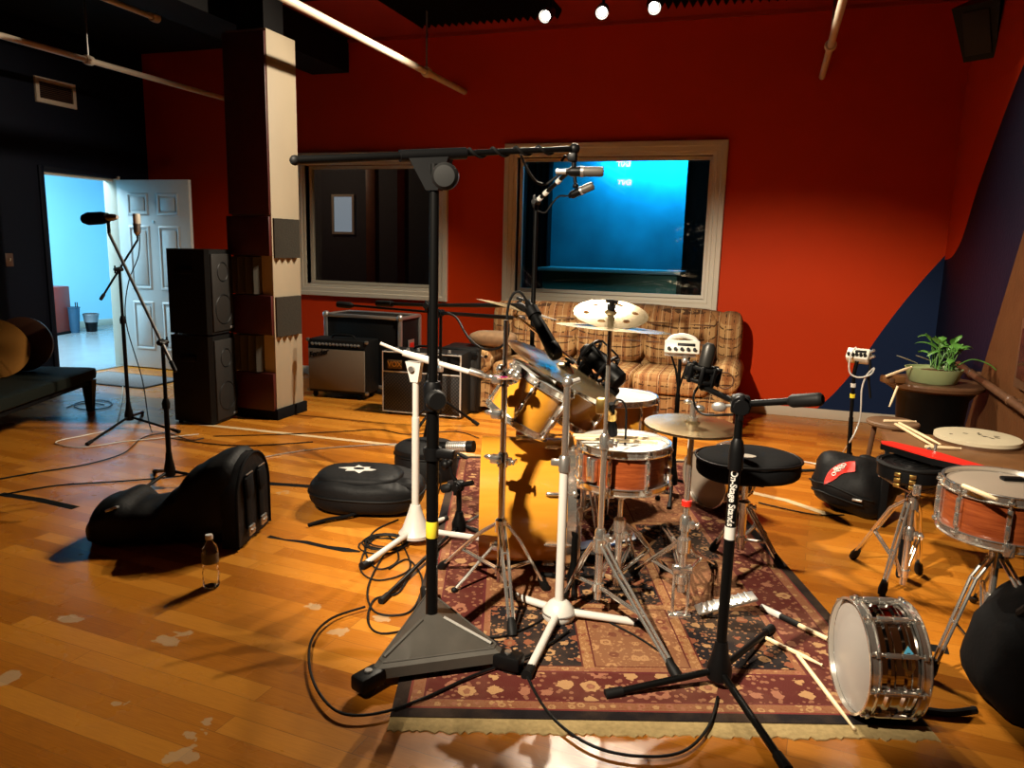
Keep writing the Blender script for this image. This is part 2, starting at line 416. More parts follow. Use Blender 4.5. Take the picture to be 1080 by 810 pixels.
# ------------------------------------------------------------ room
DY0_,DY1_=5.58,6.44
XL,XR,YB,YF,ZC=-6.55,1.285,6.88,-2.6,3.30
w1=(-4.56,-3.10,.955,2.135); w2=(-2.29,-.55,.965,2.185)
def struct_floor():
    mb=MB(); mb.box2((XL-.07,YF-.2,-.1),(XR+.2,10.2,0)); return struct('floor',mb,M['floor'])
struct_floor()
mb=MB(); mb.box2((-10.6,2.9,-.1),(XL-.07,10.2,.0)); struct('floor_hallway',mb,simple('grey hallway floor',(.22,.25,.26),.22,var=.15,scale=4))
mb=MB(); mb.box2((XL-.10,DY0_,0),(XL-.02,DY1_,.008),.002); struct('trim_2',mb,M['steel'])
mb=MB()
WT=.16
xs=[XL-.2,w1[0],w1[1],w2[0],w2[1],XR+.2]
mb.box2((xs[0],YB,0),(xs[1],YB+WT,ZC)); mb.box2((xs[2],YB,0),(xs[3],YB+WT,ZC)); mb.box2((xs[4],YB,0),(xs[5],YB+WT,ZC))
for w in (w1,w2):
    mb.box2((w[0],YB,0),(w[1],YB+WT,w[2])); mb.box2((w[0],YB,w[3]),(w[1],YB+WT,ZC))
struct('wall_back',mb,M['backwall'])
mb=MB(); mb.box2((XR,YF,0),(XR+.15,YB+.15,ZC)); struct('wall_right',mb,M['rightwall'])
mb=MB(); mb.box2((XL-.2,YF-.15,0),(XR+.2,YF,ZC)); struct('wall_front',mb,M['navywall'])
DY0,DY1,DZ=5.58,6.44,1.97
mb=MB(); mb.box2((XL-.14,YF-.15,0),(XL,DY0,ZC)); mb.box2((XL-.14,DY1,0),(XL,YB+.15,ZC)); mb.box2((XL-.14,DY0,DZ),(XL,DY1,ZC)); struct('wall_left',mb,M['navywall'])
mb=MB(); mb.box2((XL-.2,YF-.2,ZC),(XR+.2,5.75,ZC+.1)); mb.box2((XL-.2,5.75,ZC),(-4.0,YB+.2,ZC+.1)); mb.mi=1; mb.box2((-4.0,5.75,ZC),(XR+.2,YB+.2,ZC+.1))
struct('ceiling',mb,[M['blackceil'],M['redceil']])
mb=MB(); mb.box2((-4.45,2.0,3.0),(-4.04,YB,ZC)); struct('ceiling_beam',mb,M['blackceil'])
# thin moulding between wall and ceiling, and the baseboards
mb=MB(); mb.box2((-4.04,YB-.02,ZC-.03),(XR,YB,ZC)); struct('trim_1',mb,M['redceil'])
mb=MB(); mb.box2((XL,YB-.016,0),(XR,YB,.085),.004); struct('baseboard_back',mb,M['trim'])
mb=MB(); mb.box2((XL,YF,0),(XL+.014,DY0-.06,.085),.004); struct('baseboard_left',mb,M['navywall'])
# windows
def window(nm,w):
    t=T(nm,None,None,((w[0]+w[1])/2,YB,w[2]),kind='structure')
    mb=MB(); mb.rect_frame(*w,[(0,YB+.16),(0,YB-.012),(.012,YB-.02),(.03,YB-.02),(.036,YB-.028),(.07,YB-.030),(.078,YB-.040),(.115,YB-.040),(.12,YB-.034),(.12,YB)]); t.p('window_frame',mb,M['trim'])
    mb=MB(); mb.rect_frame(w[0]+.03,w[1]-.03,w[2]+.03,w[3]-.03,[(.03,YB+.07),(0,YB+.075),(0,YB+.11),(.03,YB+.115)]); t.p('glazing_bead',mb,M['trim'])
    for k,(y,tilt) in enumerate(((YB+.085,0.0),(YB+.135,.021))):
        mb=MB(); h=(w[3]-w[2])/2; cx=(w[0]+w[1])/2; cz=(w[2]+w[3])/2
        a,b=w[0],w[1]; dz=h; dy=math.tan(tilt)*h
        q=[mb.v((a,y-dy,cz-dz)),mb.v((b,y-dy,cz-dz)),mb.v((b,y+dy,cz+dz)),mb.v((a,y+dy,cz+dz))]; mb.f(q)
        t.p('pane',mb,M['glass'])
    return t
window('window_1',w1); window('window_2',w2)
# room behind window 2: a blue-lit live room
def room_shell(nm,x0,x1,y0,y1,z1,mat):
    mb=MB(); mb.box2((x0-.1,y1,0),(x1+.1,y1+.1,z1)); struct('wall_back_'+nm,mb,mat[0])
    mb=MB(); mb.box2((x0-.1,y0,0),(x0,y1,z1)); struct('wall_left_'+nm,mb,mat[1])
    mb=MB(); mb.box2((x1,y0,0),(x1+.1,y1,z1)); struct('wall_right_'+nm,mb,mat[1])
    mb=MB(); mb.box2((x0-.1,y0,z1),(x1+.1,y1+.1,z1+.1)); struct('ceiling_'+nm,mb,mat[1])
Y0=YB+WT+.01
room_shell('booth',-2.95,.35,Y0,9.6,2.75,(M['bluewall'],M['navywall']))
room_shell('office',-6.3,-3.06,Y0,8.75,2.75,(M['darkroom'],M['darkroom']))
# hallway beyond the door
mb=MB(); mb.box2((-10.0,3.0,0),(-9.9,10,2.9)); struct('wall_hallway',mb,M['plaster'])
mb=MB(); mb.box2((-10,9.9,0),(XL-.2,10,2.9)); struct('wall_hallway_end',mb,M['plaster'])
mb=MB(); mb.box2((-10,3.0,0),(XL-.2,3.1,2.9)); struct('wall_hallway_near',mb,M['plaster'])
mb=MB(); mb.box2((-10,3.0,2.9),(XL-.14,10,3.0)); struct('ceiling_hallway',mb,M['plaster'])
mb=MB(); mb.box2((XL-.15,DY1+.1,0),(XL-.14,9.9,2.9)); struct('wall_hallway_side',mb,M['plaster'])
mb=MB(); mb.box2((-9.9,3.1,0),(-9.885,9.9,.1),.004); struct('baseboard_hallway',mb,M['trim'])
# door: six-panel leaf swung open, parallel to the back wall
t=T('door_1',None,None,(XL,DY1,0),kind='structure')
mb=MB()
for (y0,y1,z0,z1) in ((DY0-.055,DY0,0,DZ+.05),(DY0,DY1,DZ,DZ+.05)): mb.box2((XL-.15,y0,z0),(XL+.02,y1,z1),.004)
t.p('door_frame',mb,M['navywall'])
mb=MB(); mb.box2((XL-.15,DY1-.03,0),(XL+.02,DY1+.03,DZ+.03),.004); mb.box2((XL-.12,DY0,DZ-.025),(XL-.02,DY1,DZ),.003); t.p('door_jamb',mb,M['trim'])
lx0,lx1,ly=XL+.03,XL+.95,DY1-.02
mb=MB(); mb.box2((lx0,ly-.02,.012),(lx1,ly+.02,DZ-.01),.003); leaf=t.p('door_leaf',mb,M['doorpaint'])
mid=(lx0+lx1)/2
for (z0,z1) in ((.20,.72),(.84,1.50),(1.60,1.83)):
    for (a,b) in ((lx0+.13,mid-.055),(mid+.055,lx1-.13)):
        mb=MB(); mb.rect_frame(a,b,z0,z1,[(0,ly-.0205),(-.012,ly-.029),(-.024,ly-.029),(-.034,ly-.0215)]); mb.box2((a+.05,ly-.028,z0+.05),(b-.05,ly-.019,z1-.05),.005); t.p('door_panel',mb,M['doorpaint'],leaf)
mb=MB(); mb.cyl((mid,ly-.02,1.54),(mid,ly-.028,1.54),.013); t.p('peephole',mb,M['steel'],leaf)
mb=MB(); mb.lathe([(0,0),(.028,0),(.028,.008),(.012,.012),(.012,.035),(.026,.045),(.028,.06),(.018,.072),(0,.074)],18,frame((lx1-.07,ly-.02,.95),(0,-1,0))); t.p('door_knob',mb,M['steel'],leaf)
# ------------------------------------------------------------ column, beam, pipes, ceiling pieces
cx0,cx1,cy0,cy1=-3.93,-3.575,4.94,5.30
col=T('column','square floor-to-ceiling post with beige side and foam tiles, beside the speaker stack','column',((cx0+cx1)/2,(cy0+cy1)/2,0))
mb=MB(); mb.box2((cx0,cy0,0),(cx1,cy1,2.88),.004); col.p('shaft',mb,M['beige'])
mb=MB(); mb.box2((cx0+.06,cy0+.06,2.88),(cx1-.06,cy1-.06,ZC)); col.p('neck',mb,M['blackceil'])
mb=MB(); mb.box2((cx0-.02,cy0-.02,0),(cx1+.02,cy1+.02,.085),.004); mb.mi=0; col.p('plinth',mb,M['blackmat'])
zr=[at(297,y,cy0).z for y in (228,271,312,354.5,394,434)]
def wedge_tile(P,ux,uz,nz,w,h,n=4,depth=.055,base=.012):
    """foam tile: n vertical wedges; P lower corner, ux along width, uz up, nz outward"""
    mb=MB(); P=V(P); ux=V(ux);uz=V(uz);nz=V(nz); pr=[(0,0)]
    for k in range(n): pr+=[(w*k/n,base),(w*(k+.5)/n,depth)]
    pr+=[(w,base),(w,0)]
    lo=[P+ux*a+nz*b for a,b in pr]; hi=[p+uz*h for p in lo]
    mb.hexa(lo,hi); return mb
ux,uy,uz=V((1,0,0)),V((0,1,0)),V((0,0,1))
# front face: maroon boards and foam in turn
mb=MB(); mb.box2((cx0-.012,cy0-.02,zr[0]+.01),(cx1-.004,cy0,2.86),.004); col.p('front_panel',mb,M['maroon'],label='dark maroon upper front panel')
for a,b in ((1,0),(3,2),(5,4)):
    mb=MB(); mb.box2((cx0-.03,cy0-.03,zr[a]+.004),(cx1-.004,cy0,zr[b]-.004),.005); col.p('front_panel',mb,M['maroon'],label='maroon square panel')
for a,b in ((2,1),(4,3)):
    col.p('foam_tile',wedge_tile((cx0-.03,cy0,zr[a]+.006),ux,uz,-uy,.285,zr[b]-zr[a]-.012),M['foam'])
for a,b in ((1,0),(3,2)):
    col.p('foam_tile',wedge_tile((cx1,cy0+.015,zr[a]-.01),uy,uz,ux,.30,zr[b]-zr[a]-.005),M['foam'])
# pipes along the ceiling
def pipe(pe,Yend,Ystart,r,label,collars):
    e=at(*pe,Yend); t=T('ceiling_pipe',label,'pipe',(e.x,Yend,e.z),'cream pipes under the ceiling')
    mb=MB(); mb.cyl((e.x,Yend,e.z),(e.x,Ystart,e.z),r,seg=18); t.p('pipe_run',mb,M['pipe'])
    for y in collars:
        mb=MB(); mb.lathe([(r,-.035),(r+.012,-.035),(r+.016,-.01),(r+.016,.01),(r+.012,.035),(r,.035)],18,frame((e.x,y,e.z),(0,1,0))); cc=t.p('coupling',mb,M['pipe'])
        mb=MB(); mb.cyl((e.x,y,e.z+r),(e.x,y,ZC),.008,seg=8); t.p('hanger_rod',mb,M['steel'],cc)
pipe((490,97),YB-.002,-1.0,.026,'long cream pipe running to the red wall right of the post',(6.05,3.2))
pipe((237,104),YB-.002,-1.0,.024,'cream pipe crossing the upper left corner behind the post',(5.2,))
pipe((867,81),YB-.002,-1.0,.024,'short-looking cream pipe above the bare red wall on the right',(5.9,))
e_=F(167,20,3.12); pipe((167,20),e_.y,-1.0,.022,'brownish pipe stub high at the top left, ending short of the wall',(e_.y-.04,))
# foam on the ceiling
def ceiling_foam(x0,x1,y0,y1,label):
    t=T('ceiling_foam',label,'acoustic foam',((x0+x1)/2,(y0+y1)/2,ZC),'black foam on the ceiling')
    nx=max(1,round((x1-x0)/.6)); ny=max(1,round((y1-y0)/.6)); wx=(x1-x0)/nx; wy=(y1-y0)/ny
    for i in range(nx):
        for j in range(ny):
            t.p('foam_tile',wedge_tile((x0+i*wx,y0+j*wy,ZC),ux,uy,-uz,wx,wy,10,.075,.02),M['foamblack'])
ceiling_foam(-3.08,-1.80,5.2,6.44,'larger black wedge foam patch on the ceiling above the amplifiers')
ceiling_foam(-1.02,.22,5.2,6.40,'smaller black wedge foam patch on the ceiling above the sofa')
# track lights
spots=[]
for i,(px,py,aim,lab) in enumerate(((575,17,(-2.2,2.4,0),'left of the three lit ceiling spotlights above the windows'),(635,13,(-.6,2.6,0),'middle of the three lit ceiling spotlights above the windows'),(690,8,(.5,3.2,0),'right of the three lit ceiling spotlights above the windows'))):
    p=at(px,py,5.5); d=(V(aim)-p).normalized(); d=(d+V((0,-.35,.12))).normalized()
    t=T('ceiling_spotlight',lab,'spotlight',(p.x,p.y,ZC),'three ceiling spotlights')
    O=frame(p,d)
    mb=MB(); mb.lathe([(0,-.13),(.03,-.13),(.04,-.09),(.046,.0),(.048,.012),(.043,.012),(.036,-.05),(0,-.06)],24,O); t.p('housing',mb,M['plastic'])
    mb=MB(); mb.lathe([(0,-.05),(.022,-.045),(.031,-.02),(.028,.0),(.016,.008),(0,.01)],20,O); t.p('bulb',mb,M['bulb'])
    q=p-d*.11
    mb=MB(); mb.tube([q,q+V((0,0,.03)),(q.x,q.y,ZC-.02)],.010); mb.cyl((q.x,q.y,ZC-.025),(q.x,q.y,ZC),.05); t.p('mount_arm',mb,M['plastic'])
    spots.append((p,d))
# loudspeaker hung in the upper right corner
p=at(1040,25,6.2)
t=T('hanging_speaker','black loudspeaker hung in the upper right corner of the room','speaker',(p.x,p.y,ZC))
O=Tr(p)@RZ(R(-35))@RX(R(25))
mb=MB(O); mb.hexa([(-.10,-.13,-.20),(.10,-.13,-.20),(.07,.13,-.17),(-.07,.13,-.17)],[(-.15,-.13,.16),(.15,-.13,.16),(.10,.13,.16),(-.10,.13,.16)]); t.p('cabinet',mb,M['plastic'])
mb=MB(O); mb.box((0,-.135,-.02),(.17,.012,.28),.005); t.p('grille',mb,M['spkgrille'])
mb=MB(); mb.tube([p+V((0,.02,.1)),(p.x,p.y+.02,ZC-.01)],.014); mb.box((p.x,p.y+.02,ZC-.01),(.14,.14,.02),.003); t.p('bracket',mb,M['plastic'])
# vent, switch on the left wall
a=atX(35,82,XL); b=atX(80,113,XL); cz=(a.z+b.z)/2; yy=(a.y+b.y)/2; hy=abs(a.y-b.y)/2
t=T('wall_vent','tan framed air vent high on the dark left wall','vent',(XL,yy,cz))
def yzframe(mb,y0,y1,z0,z1,prof):
    L=[[mb.v(p) for p in ((XL+d,y0-o,z0-o),(XL+d,y1+o,z0-o),(XL+d,y1+o,z1+o),(XL+d,y0-o,z1+o))] for o,d in prof]
    for A,B in zip(L,L[1:]):
        for k in range(4): mb.f([A[k],A[(k+1)%4],B[(k+1)%4],B[k]])
mb=MB(); yzframe(mb,yy-hy+.04,yy+hy-.04,cz-.075,cz+.075,[(0,0),(0,.02),(.035,.02),(.04,.012),(.04,0)]); t.p('vent_frame',mb,M['pipe'])
mb=MB()
for k in range(9): mb.box((XL+.008,yy,cz-.066+k*.0165),(.016,2*hy-.08,.003),0,RY(R(35)))
t.p('louvre',mb,M['darkwood'])
a=atX(9.5,274,XL)
t=T('light_switch','small tan light switch on the dark wall left of the doorway','switch',a)
mb=MB(); mb.box(a+V((.004,0,0)),(.008,.075,.118),.003); t.p('cover_plate',mb,M['darkwood'])
mb=MB(); mb.box(a+V((.012,0,.003)),(.014,.012,.026),.002,RY(R(20))); t.p('toggle',mb,M['pipe'])
# rail pipe on the right wall and its dark panel
a=atX(1022,392,XR-.05); b=atX(1085,436,XR-.05)
t=T('wall_rail','brown pipe running along the lower right block wall','pipe',(XR,a.y,a.z))
mb=MB(); dd=(b-a).normalized(); mb.tube([a-dd*.3,b+dd*.9],.022,12); t.p('pipe_run',mb,M['darkwood'])
for k in (.05,.75):
    q=a.lerp(b,k); mb=MB(); mb.cyl((q.x,q.y,q.z),(XR,q.y,q.z),.014); mb.ball(q,.028); t.p('wall_clip',mb,M['darkwood'])
a=atX(1070,345,XR); b=atX(1100,425,XR)
t=T('wall_panel_board','dark brown board fixed to the right block wall at the frame edge','panel',(XR,a.y,a.z))
mb=MB(); mb.box2((XR-.03,4.0,.72),(XR,4.62,1.08),.006); t.p('board',mb,M['darkwood'])
mb=MB(); mb.box2((XR-.036,4.05,.77),(XR-.028,4.57,1.03),.003); t.p('inset',mb,M['darkshell'])
# ------------------------------------------------------------ rug, tape
rugdir=R(19.2)
near_mid=(F(400,758)+F(990,768))/2
rc=near_mid+V((-math.sin(rugdir),math.cos(rugdir),0))*RB
rug=T('persian_rug','worn red and tan oriental rug under the drum kit','rug',(rc.x,rc.y,0),rz=rugdir)
mb=MB(rug.M)
mb.grid(lambda u,v:(-RA+2*RA*u,-RB+2*RB*v,.009+.0015*math.sin(u*9+v*23)*(1 if 0<u<1 and 0<v<1 else 0)),24,40)
# skirt so the rug has a thickness
for (a,b) in (((-RA,-RB),(RA,-RB)),((RA,-RB),(RA,RB)),((RA,RB),(-RA,RB)),((-RA,RB),(-RA,-RB))):
    mb.f([mb.v((a[0],a[1],0)),mb.v((b[0],b[1],0)),mb.v((b[0],b[1],.009)),mb.v((a[0],a[1],.009))])
rug.p('pile',mb,M['rug'])
for s in (-1,1):
    mb=MB(rug.M); n=150
    prof=[]
    for i in range(n+1):
        x=-RA+2*RA*i/n; prof.append((x,s*(RB+.062+random.uniform(-.009,.009))))
    A=[mb.v((p[0],s*RB,.006)) for p in prof]; B=[mb.v((p[0],p[1],.0035)) for p in prof]; D=[mb.v((p[0],p[1]+s*.001,0)) for p in prof]
    for i in range(n): mb.f([A[i],A[i+1],B[i+1],B[i]]); mb.f([B[i],B[i+1],D[i+1],D[i]])
    rug.p('fringe',mb,M['fringe'])
def tape(pts,w,mat,label,nm='floor_tape',jag=0):
    P=[F(*p) for p in pts]; mb=MB(); L=[]
    for i,p in enumerate(P):
        d=(P[min(i+1,len(P)-1)]-P[max(i-1,0)]).normalized(); s=V((-d.y,d.x,0))*w/2
        L.append((mb.v(p+s*(1+jag*random.uniform(-1,1))+V((0,0,.0012))),mb.v(p-s*(1+jag*random.uniform(-1,1))+V((0,0,.0012)))))
    for a,b in zip(L,L[1:]): mb.f([a[0],b[0],b[1],a[1]])
    c=sum(P,V())/len(P)
    solo(nm,mb,mat,label,'tape',c,'tape strips on the floor')
M['palewood']=simple('pale tape',(.62,.46,.26),.5,var=.12)
tape([(205,447),(300,457),(420,470),(500,480)],.05,M['palewood'],'pale tape line crossing the floor in front of the post')
tape([(790,519),(830,528),(880,545)],.05,M['palewood'],'pale tape line on the floor right of the drum throne')
tape([(283,510),(340,514)],.05,M['blackmat'],'black tape strip pointing at the flat backpack from the left')
tape([(283,566),(300,569),(322,572),(345,576),(365,580),(380,582)],.03,M['blackmat'],'ragged worn black tape below the flat backpack',jag=.8)
tape([(0,521),(40,527),(80,536)],.05,M['blackmat'],'black tape strip at the left edge of the floor')
tape([(935,672),(960,678),(1000,686)],.05,M['blackmat'],'worn black tape right of the chrome snare drum',jag=.7)
# ------------------------------------------------------------ generic hardware
def mic_cable_loops(mb,base,n,r,rad=.0035):
    for k in range(n):
        o=base+V((random.uniform(-.03,.03),random.uniform(-.03,.03),0)); rr=r*random.uniform(.8,1.15); ph=random.uniform(0,6)
        mb.tube([o+V((math.cos(ph+i*PI/8)*rr,math.sin(ph+i*PI/8)*rr*.9,.004+.004*k)) for i in range(16)],rad,6,closed=True)
def tripod_stand(t,base,feet,hubz,mat,legr=.011,foot=.016,hubr=.03,collar=True,hubh=.10,hubmat=None):
    """legs run from a cast hub on the pole down to the feet"""
    b=V((base.x,base.y,0))
    mb=MB(); mb.lathe([(0,hubz-.035),(hubr*1.15,hubz-.035),(hubr*1.2,hubz),(hubr*.75,hubz+hubh*.6),(hubr*.6,hubz+hubh),(0,hubz+hubh)],18,Tr(b)); t.p('hub',mb,hubmat or mat)
    for f in feet:
        f=V((f.x,f.y,foot)); d=(f-b); d.z=0; d.normalize()
        a=b+d*hubr*.8+V((0,0,hubz-.012))
        mb=MB(); mb.tube([a,f],legr,10); lg=t.p('leg',mb,mat)
        dd=(f-a).normalized()
        mb=MB(); mb.tube([f-dd*.045,f+dd*.012],[legr*1.3,foot],12); t.p('rubber_foot',mb,M['rubber'],lg)
def three(base,r,a0): return [V((base.x+r*math.cos(a0+i*2*PI/3),base.y+r*math.sin(a0+i*2*PI/3),0)) for i in range(3)]
def pole(t,base,segs,mat):
    """segs: (z0,z1,r,material)"""
    for k,(z0,z1,r,m) in enumerate(segs):
        mb=MB(); mb.cyl((base.x,base.y,z0),(base.x,base.y,z1),r,seg=14); t.p('lower_tube' if k==0 else 'upper_tube',mb,m)
        if k:
            mb=MB(); mb.lathe([(r,-.03),(segs[k-1][2]+.006,-.03),(segs[k-1][2]+.008,.0),(r+.004,.025),(r,.025)],16,Tr((base.x,base.y,z0))); t.p('height_clutch',mb,mat)
def clutch(t,p,d,mat,r=.022,s=1):
    d=V(d).normalized(); sd=d.cross(uz); sd=sd.normalized() if sd.length>.1 else ux
    mb=MB(); mb.box(p,(.035*s,.05*s,.05*s),.008,frame((0,0,0),d)); mb.cyl(p-sd*.03*s,p+sd*.035*s,r*s,seg=16); c=t.p('boom_clutch',mb,mat)
    mb=MB(); mb.cyl(p+sd*.035*s,p+sd*.055*s,r*.8*s,seg=10); mb.box(p+sd*.048*s,(.012*s,.014*s,.07*s),.003,frame((0,0,0),uz,sd)); t.p('wing_knob',mb,M['plastic'],c)
def boom(t,a,b,r,mat,grip=.0,gripmat=None,griprad=1.9):
    a=V(a);b=V(b);d=(b-a).normalized()
    mb=MB(); mb.tube([a,b],r,12); bo=t.p('boom_arm',mb,mat)
    if grip:
        mb=MB(); mb.lathe([(0,0),(r*griprad*.8,0),(r*griprad,.012),(r*griprad,grip-.012),(r*1.3,grip),(r,grip)],16,frame(a-d*.02,d)); t.p('counterweight',mb,gripmat or M['rubber'],bo)
    return bo
def chrome_stand(t,base,feet,ztop,tubes,hub=.36,low=.10,rl=.006):
    """double-braced drum hardware stand"""
    b=V((base.x,base.y,0))
    n=len(tubes); zs=[low-.05]+[z for z,_ in tubes]
    for k in range(n):
        r=tubes[k][1]; mb=MB(); mb.cyl((b.x,b.y,zs[k]),(b.x,b.y,zs[k+1]),r,seg=14); t.p('lower_tube' if k==0 else 'upper_tube',mb,M['chrome'])
        if k<n-1:
            z=zs[k+1]; mb=MB(); mb.lathe([(r,-.045),(r+.007,-.045),(r+.007,.0),(tubes[k+1][1]+.004,.012),(tubes[k+1][1],.012)],14,Tr((b.x,b.y,z))); mb.box((b.x+r+.012,b.y,z-.022),(.02,.022,.03),.004); c=t.p('height_clamp',mb,M['chrome'])
            mb=MB(); mb.ball((b.x+r+.026,b.y,z-.022),.009,10); mb.box((b.x+r+.034,b.y,z-.022),(.008,.045,.016),.003); t.p('wing_nut',mb,M['chrome'],c)
    mb=MB(); r=tubes[0][1]
    mb.lathe([(r,-.03),(r+.011,-.03),(r+.011,.02),(r,.03)],14,Tr((b.x,b.y,hub))); t.p('leg_collar',mb,M['chrome']); mb=MB(); mb.lathe([(r,-.015),(r+.008,-.015),(r+.008,.015),(r,.015)],14,Tr((b.x,b.y,low)))
    t.p('leg_collar',mb,M['chrome'])
    for f in feet:
        f=V((f.x,f.y,.02)); d=(f-b); d.z=0; L=d.length; d.normalize(); s=V((-d.y,d.x,0))*.011
        top=b+d*.024+V((0,0,hub)); k1=b+d*min(.12,L*.4)+V((0,0,hub-.07))
        mb=MB()
        for q in (s,-s): mb.tube([top+q,k1+q,f+q*.7],[rl,rl,rl],8)
        mid=k1.lerp(f,.45); lo=b+d*.02+V((0,0,low))
        for q in (s*.5,-s*.5): mb.tube([lo+q,mid+q],rl*.75,8)
        mb.cyl(mid-s*1.4,mid+s*1.4,.005,seg=8); mb.cyl(k1-s*1.3,k1+s*1.3,.005,seg=8)
        lg=t.p('leg',mb,M['chrome'])
        dd=(f-k1).normalized(); mb=MB(); mb.tube([f-dd*.05,f-dd*.01,f+dd*.015],[.013,.019,.016],10); t.p('rubber_foot',mb,M['rubber'],lg)
def topper(t,p,n,mat=None):
    """tilter, felts and wing nut that carry a cymbal at p with normal n"""
    n=V(n).normalized(); mb=MB(); mb.cyl(p-n*.05,p+n*.045,.004,seg=8); mb.cyl(p-n*.012,p-n*.004,.018,seg=14); mb.ball(p-n*.05,.016,10); c=t.p('tilter',mb,mat or M['chrome'])
    mb=MB(); mb.cyl(p+n*.014,p+n*.026,.016,seg=14); t.p('felt',mb,M['blackmat'],c)
    mb=MB(); mb.cyl(p+n*.026,p+n*.045,.009,seg=10); mb.box(p+n*.04,(.045,.008,.014),.003,frame((0,0,0),n)); t.p('wing_nut',mb,M['plastic'],c)
def cymbal(p,n,r,label,mat,holes=0,group='cymbals of the kit',bell=.17,bow=.055,flip=1,name='cymbal'):
    n=V(n).normalized(); O=frame(p,n); br=r*bell
    prof=[(.006,br*.5),(br*.5,br*.42),(br*.85,br*.16),(br,0)]+[(br+(r-br)*k/8,-(r*bow)*(k/8)**1.6) for k in range(1,9)]
    prof=[(a,b*flip) for a,b in prof]
    t=.0014
    mb=MB(O)
    if not holes: mb.lathe(prof+[(a,b-t) for a,b in reversed(prof)]+[prof[0]],72)
    else:
        # bow built as a polar grid, cells round each hole left open and closed by a rim
        rr=[a for a,b in prof]; N=holes*16; hr=r*.085; hc=r*.66
        radii=[.006,br*.5,br*.85,br]+[br+(r-br)*k/26 for k in range(1,27)]
        def zz(q):
            if q<=br:
                for (a,b),(c,d) in zip(prof,prof[1:]):
                    if a<=q<=c: return b+(d-b)*(q-a)/(c-a)
            return prof[0][1] if q<br*.5 else -(r*bow)*max(0,(q-br)/(r-br))**1.6
        ph=.35
        def warp(q,a):
            x,y=q*math.cos(a),q*math.sin(a)
            for k in range(holes):
                h=ph+k*2*PI/holes; dx,dy=x-hc*math.cos(h),y-hc*math.sin(h); dd=math.hypot(dx,dy)
                if dd<hr and dd>1e-6: x,y=hc*math.cos(h)+dx/dd*hr,hc*math.sin(h)+dy/dd*hr
                elif dd<=1e-6: return None
            return V((x,y,zz(math.hypot(x,y))))
        G=[[None]*N for _ in radii]; inside={}
        for i,q in enumerate(radii):
            for j in range(N):
                a=j*2*PI/N; x,y=q*math.cos(a),q*math.sin(a)
                ins=any(math.hypot(x-hc*math.cos(ph+k*2*PI/holes),y-hc*math.sin(ph+k*2*PI/holes))<hr*.98 for k in range(holes))
                inside[i,j]=ins; G[i][j]=mb.v(warp(q,a) or V((x,y,zz(q))))
        for i in range(len(radii)-1):
            for j in range(N):
                j2=(j+1)%N
                if sum(inside[x] for x in ((i,j),(i+1,j),(i+1,j2),(i,j2)))>=2: continue
                mb.f([G[i][j],G[i+1][j],G[i+1][j2],G[i][j2]])
        loose=[v for v in mb.bm.verts if not v.link_faces]; bmesh.ops.delete(mb.bm,geom=loose,context='VERTS')
        bmesh.ops.solidify(mb.bm,geom=mb.bm.faces[:],thickness=.0014)
    o=mb.obj(name,mat,None,O.inverted()); o.matrix_world=O
    o['label']=label; o['category']='cymbal'
    if group: o['group']=group
    return o
def drum(t,O,r,h,shell,top,bot,lugs=8,hoop=None,snare=False,rod=True,lugmat=None,badge=False,rings=(),a0=0.0):
    """shell along local z from 0 to h; batter head at z=h"""
    hoop=hoop or M['chrome']; lm=lugmat or M['chrome']
    pr=[(r-.006,.002),(r,.002)]
    for z in rings: pr+=[(r,z-.012),(r+.006,z-.005),(r+.006,z+.005),(r,z+.012)]
    pr+=[(r,h-.002),(r-.006,h-.002),(r-.006,.002)]
    mb=MB(O); mb.lathe(pr,56); t.p('shell',mb,shell)
    mb=MB(O); mb.lathe([(0,h+.002),(r*.9,h+.0025),(r+.002,h),(r+.004,h-.006),(r+.004,h-.012),(r+.001,h-.012)],56); t.p('batter_head',mb,top)
    mb=MB(O); mb.lathe([(0,-.002),(r*.9,-.0025),(r+.002,0),(r+.004,.006),(r+.004,.012),(r+.001,.012)],56); t.p('bottom_head',mb,bot)
    for z,s in ((h,1),(0,-1)):
        mb=MB(O); mb.lathe([(r+.003,z-s*.014),(r+.014,z-s*.015),(r+.015,z-s*.011),(r+.008,z-s*.009),(r+.007,z+s*.010),(r+.013,z+s*.013),(r+.012,z+s*.016),(r+.004,z+s*.015),(r+.003,z-s*.014)],56); t.p('hoop',mb,hoop)
    for k in range(lugs):
        a=a0+2*PI*k/lugs; c=V((math.cos(a),math.sin(a),0)); m=O@RZ(a)@Tr((r,0,0))
        mb=MB(m); ll=min(.05,h*.28)
        for zc in ((h*.5,) if h<.11 else (h-.012-ll*.9,.012+ll*.9)):
            mb.box((.010,0,zc),(.020,.016,ll*1.2),.005)
        mb.box((.012,0,h-.004),(.022,.018,.010),.002); mb.box((.012,0,.004),(.022,.018,.010),.002); mb.box((.0035,0,h*.5),(.006,.010,h-.004))
        lg=t.p('lug',mb,lm)
        if rod:
            mb=MB(m); mb.cyl((.015,0,-.006),(.015,0,h+.006),.0032,seg=8); mb.cyl((.015,0,h+.004),(.015,0,h+.014),.005,seg=8); t.p('tension_rod',mb,M['chrome'],lg)
    if snare:
        m=O@RZ(a0+PI/lugs)@Tr((r,0,0)); mb=MB(m); mb.box((.015,0,h*.5),(.03,.034,h*.62),.005); mb.box((.036,.0,h*.62),(.014,.014,.075),.004); t.p('throw_off',mb,M['chrome'])
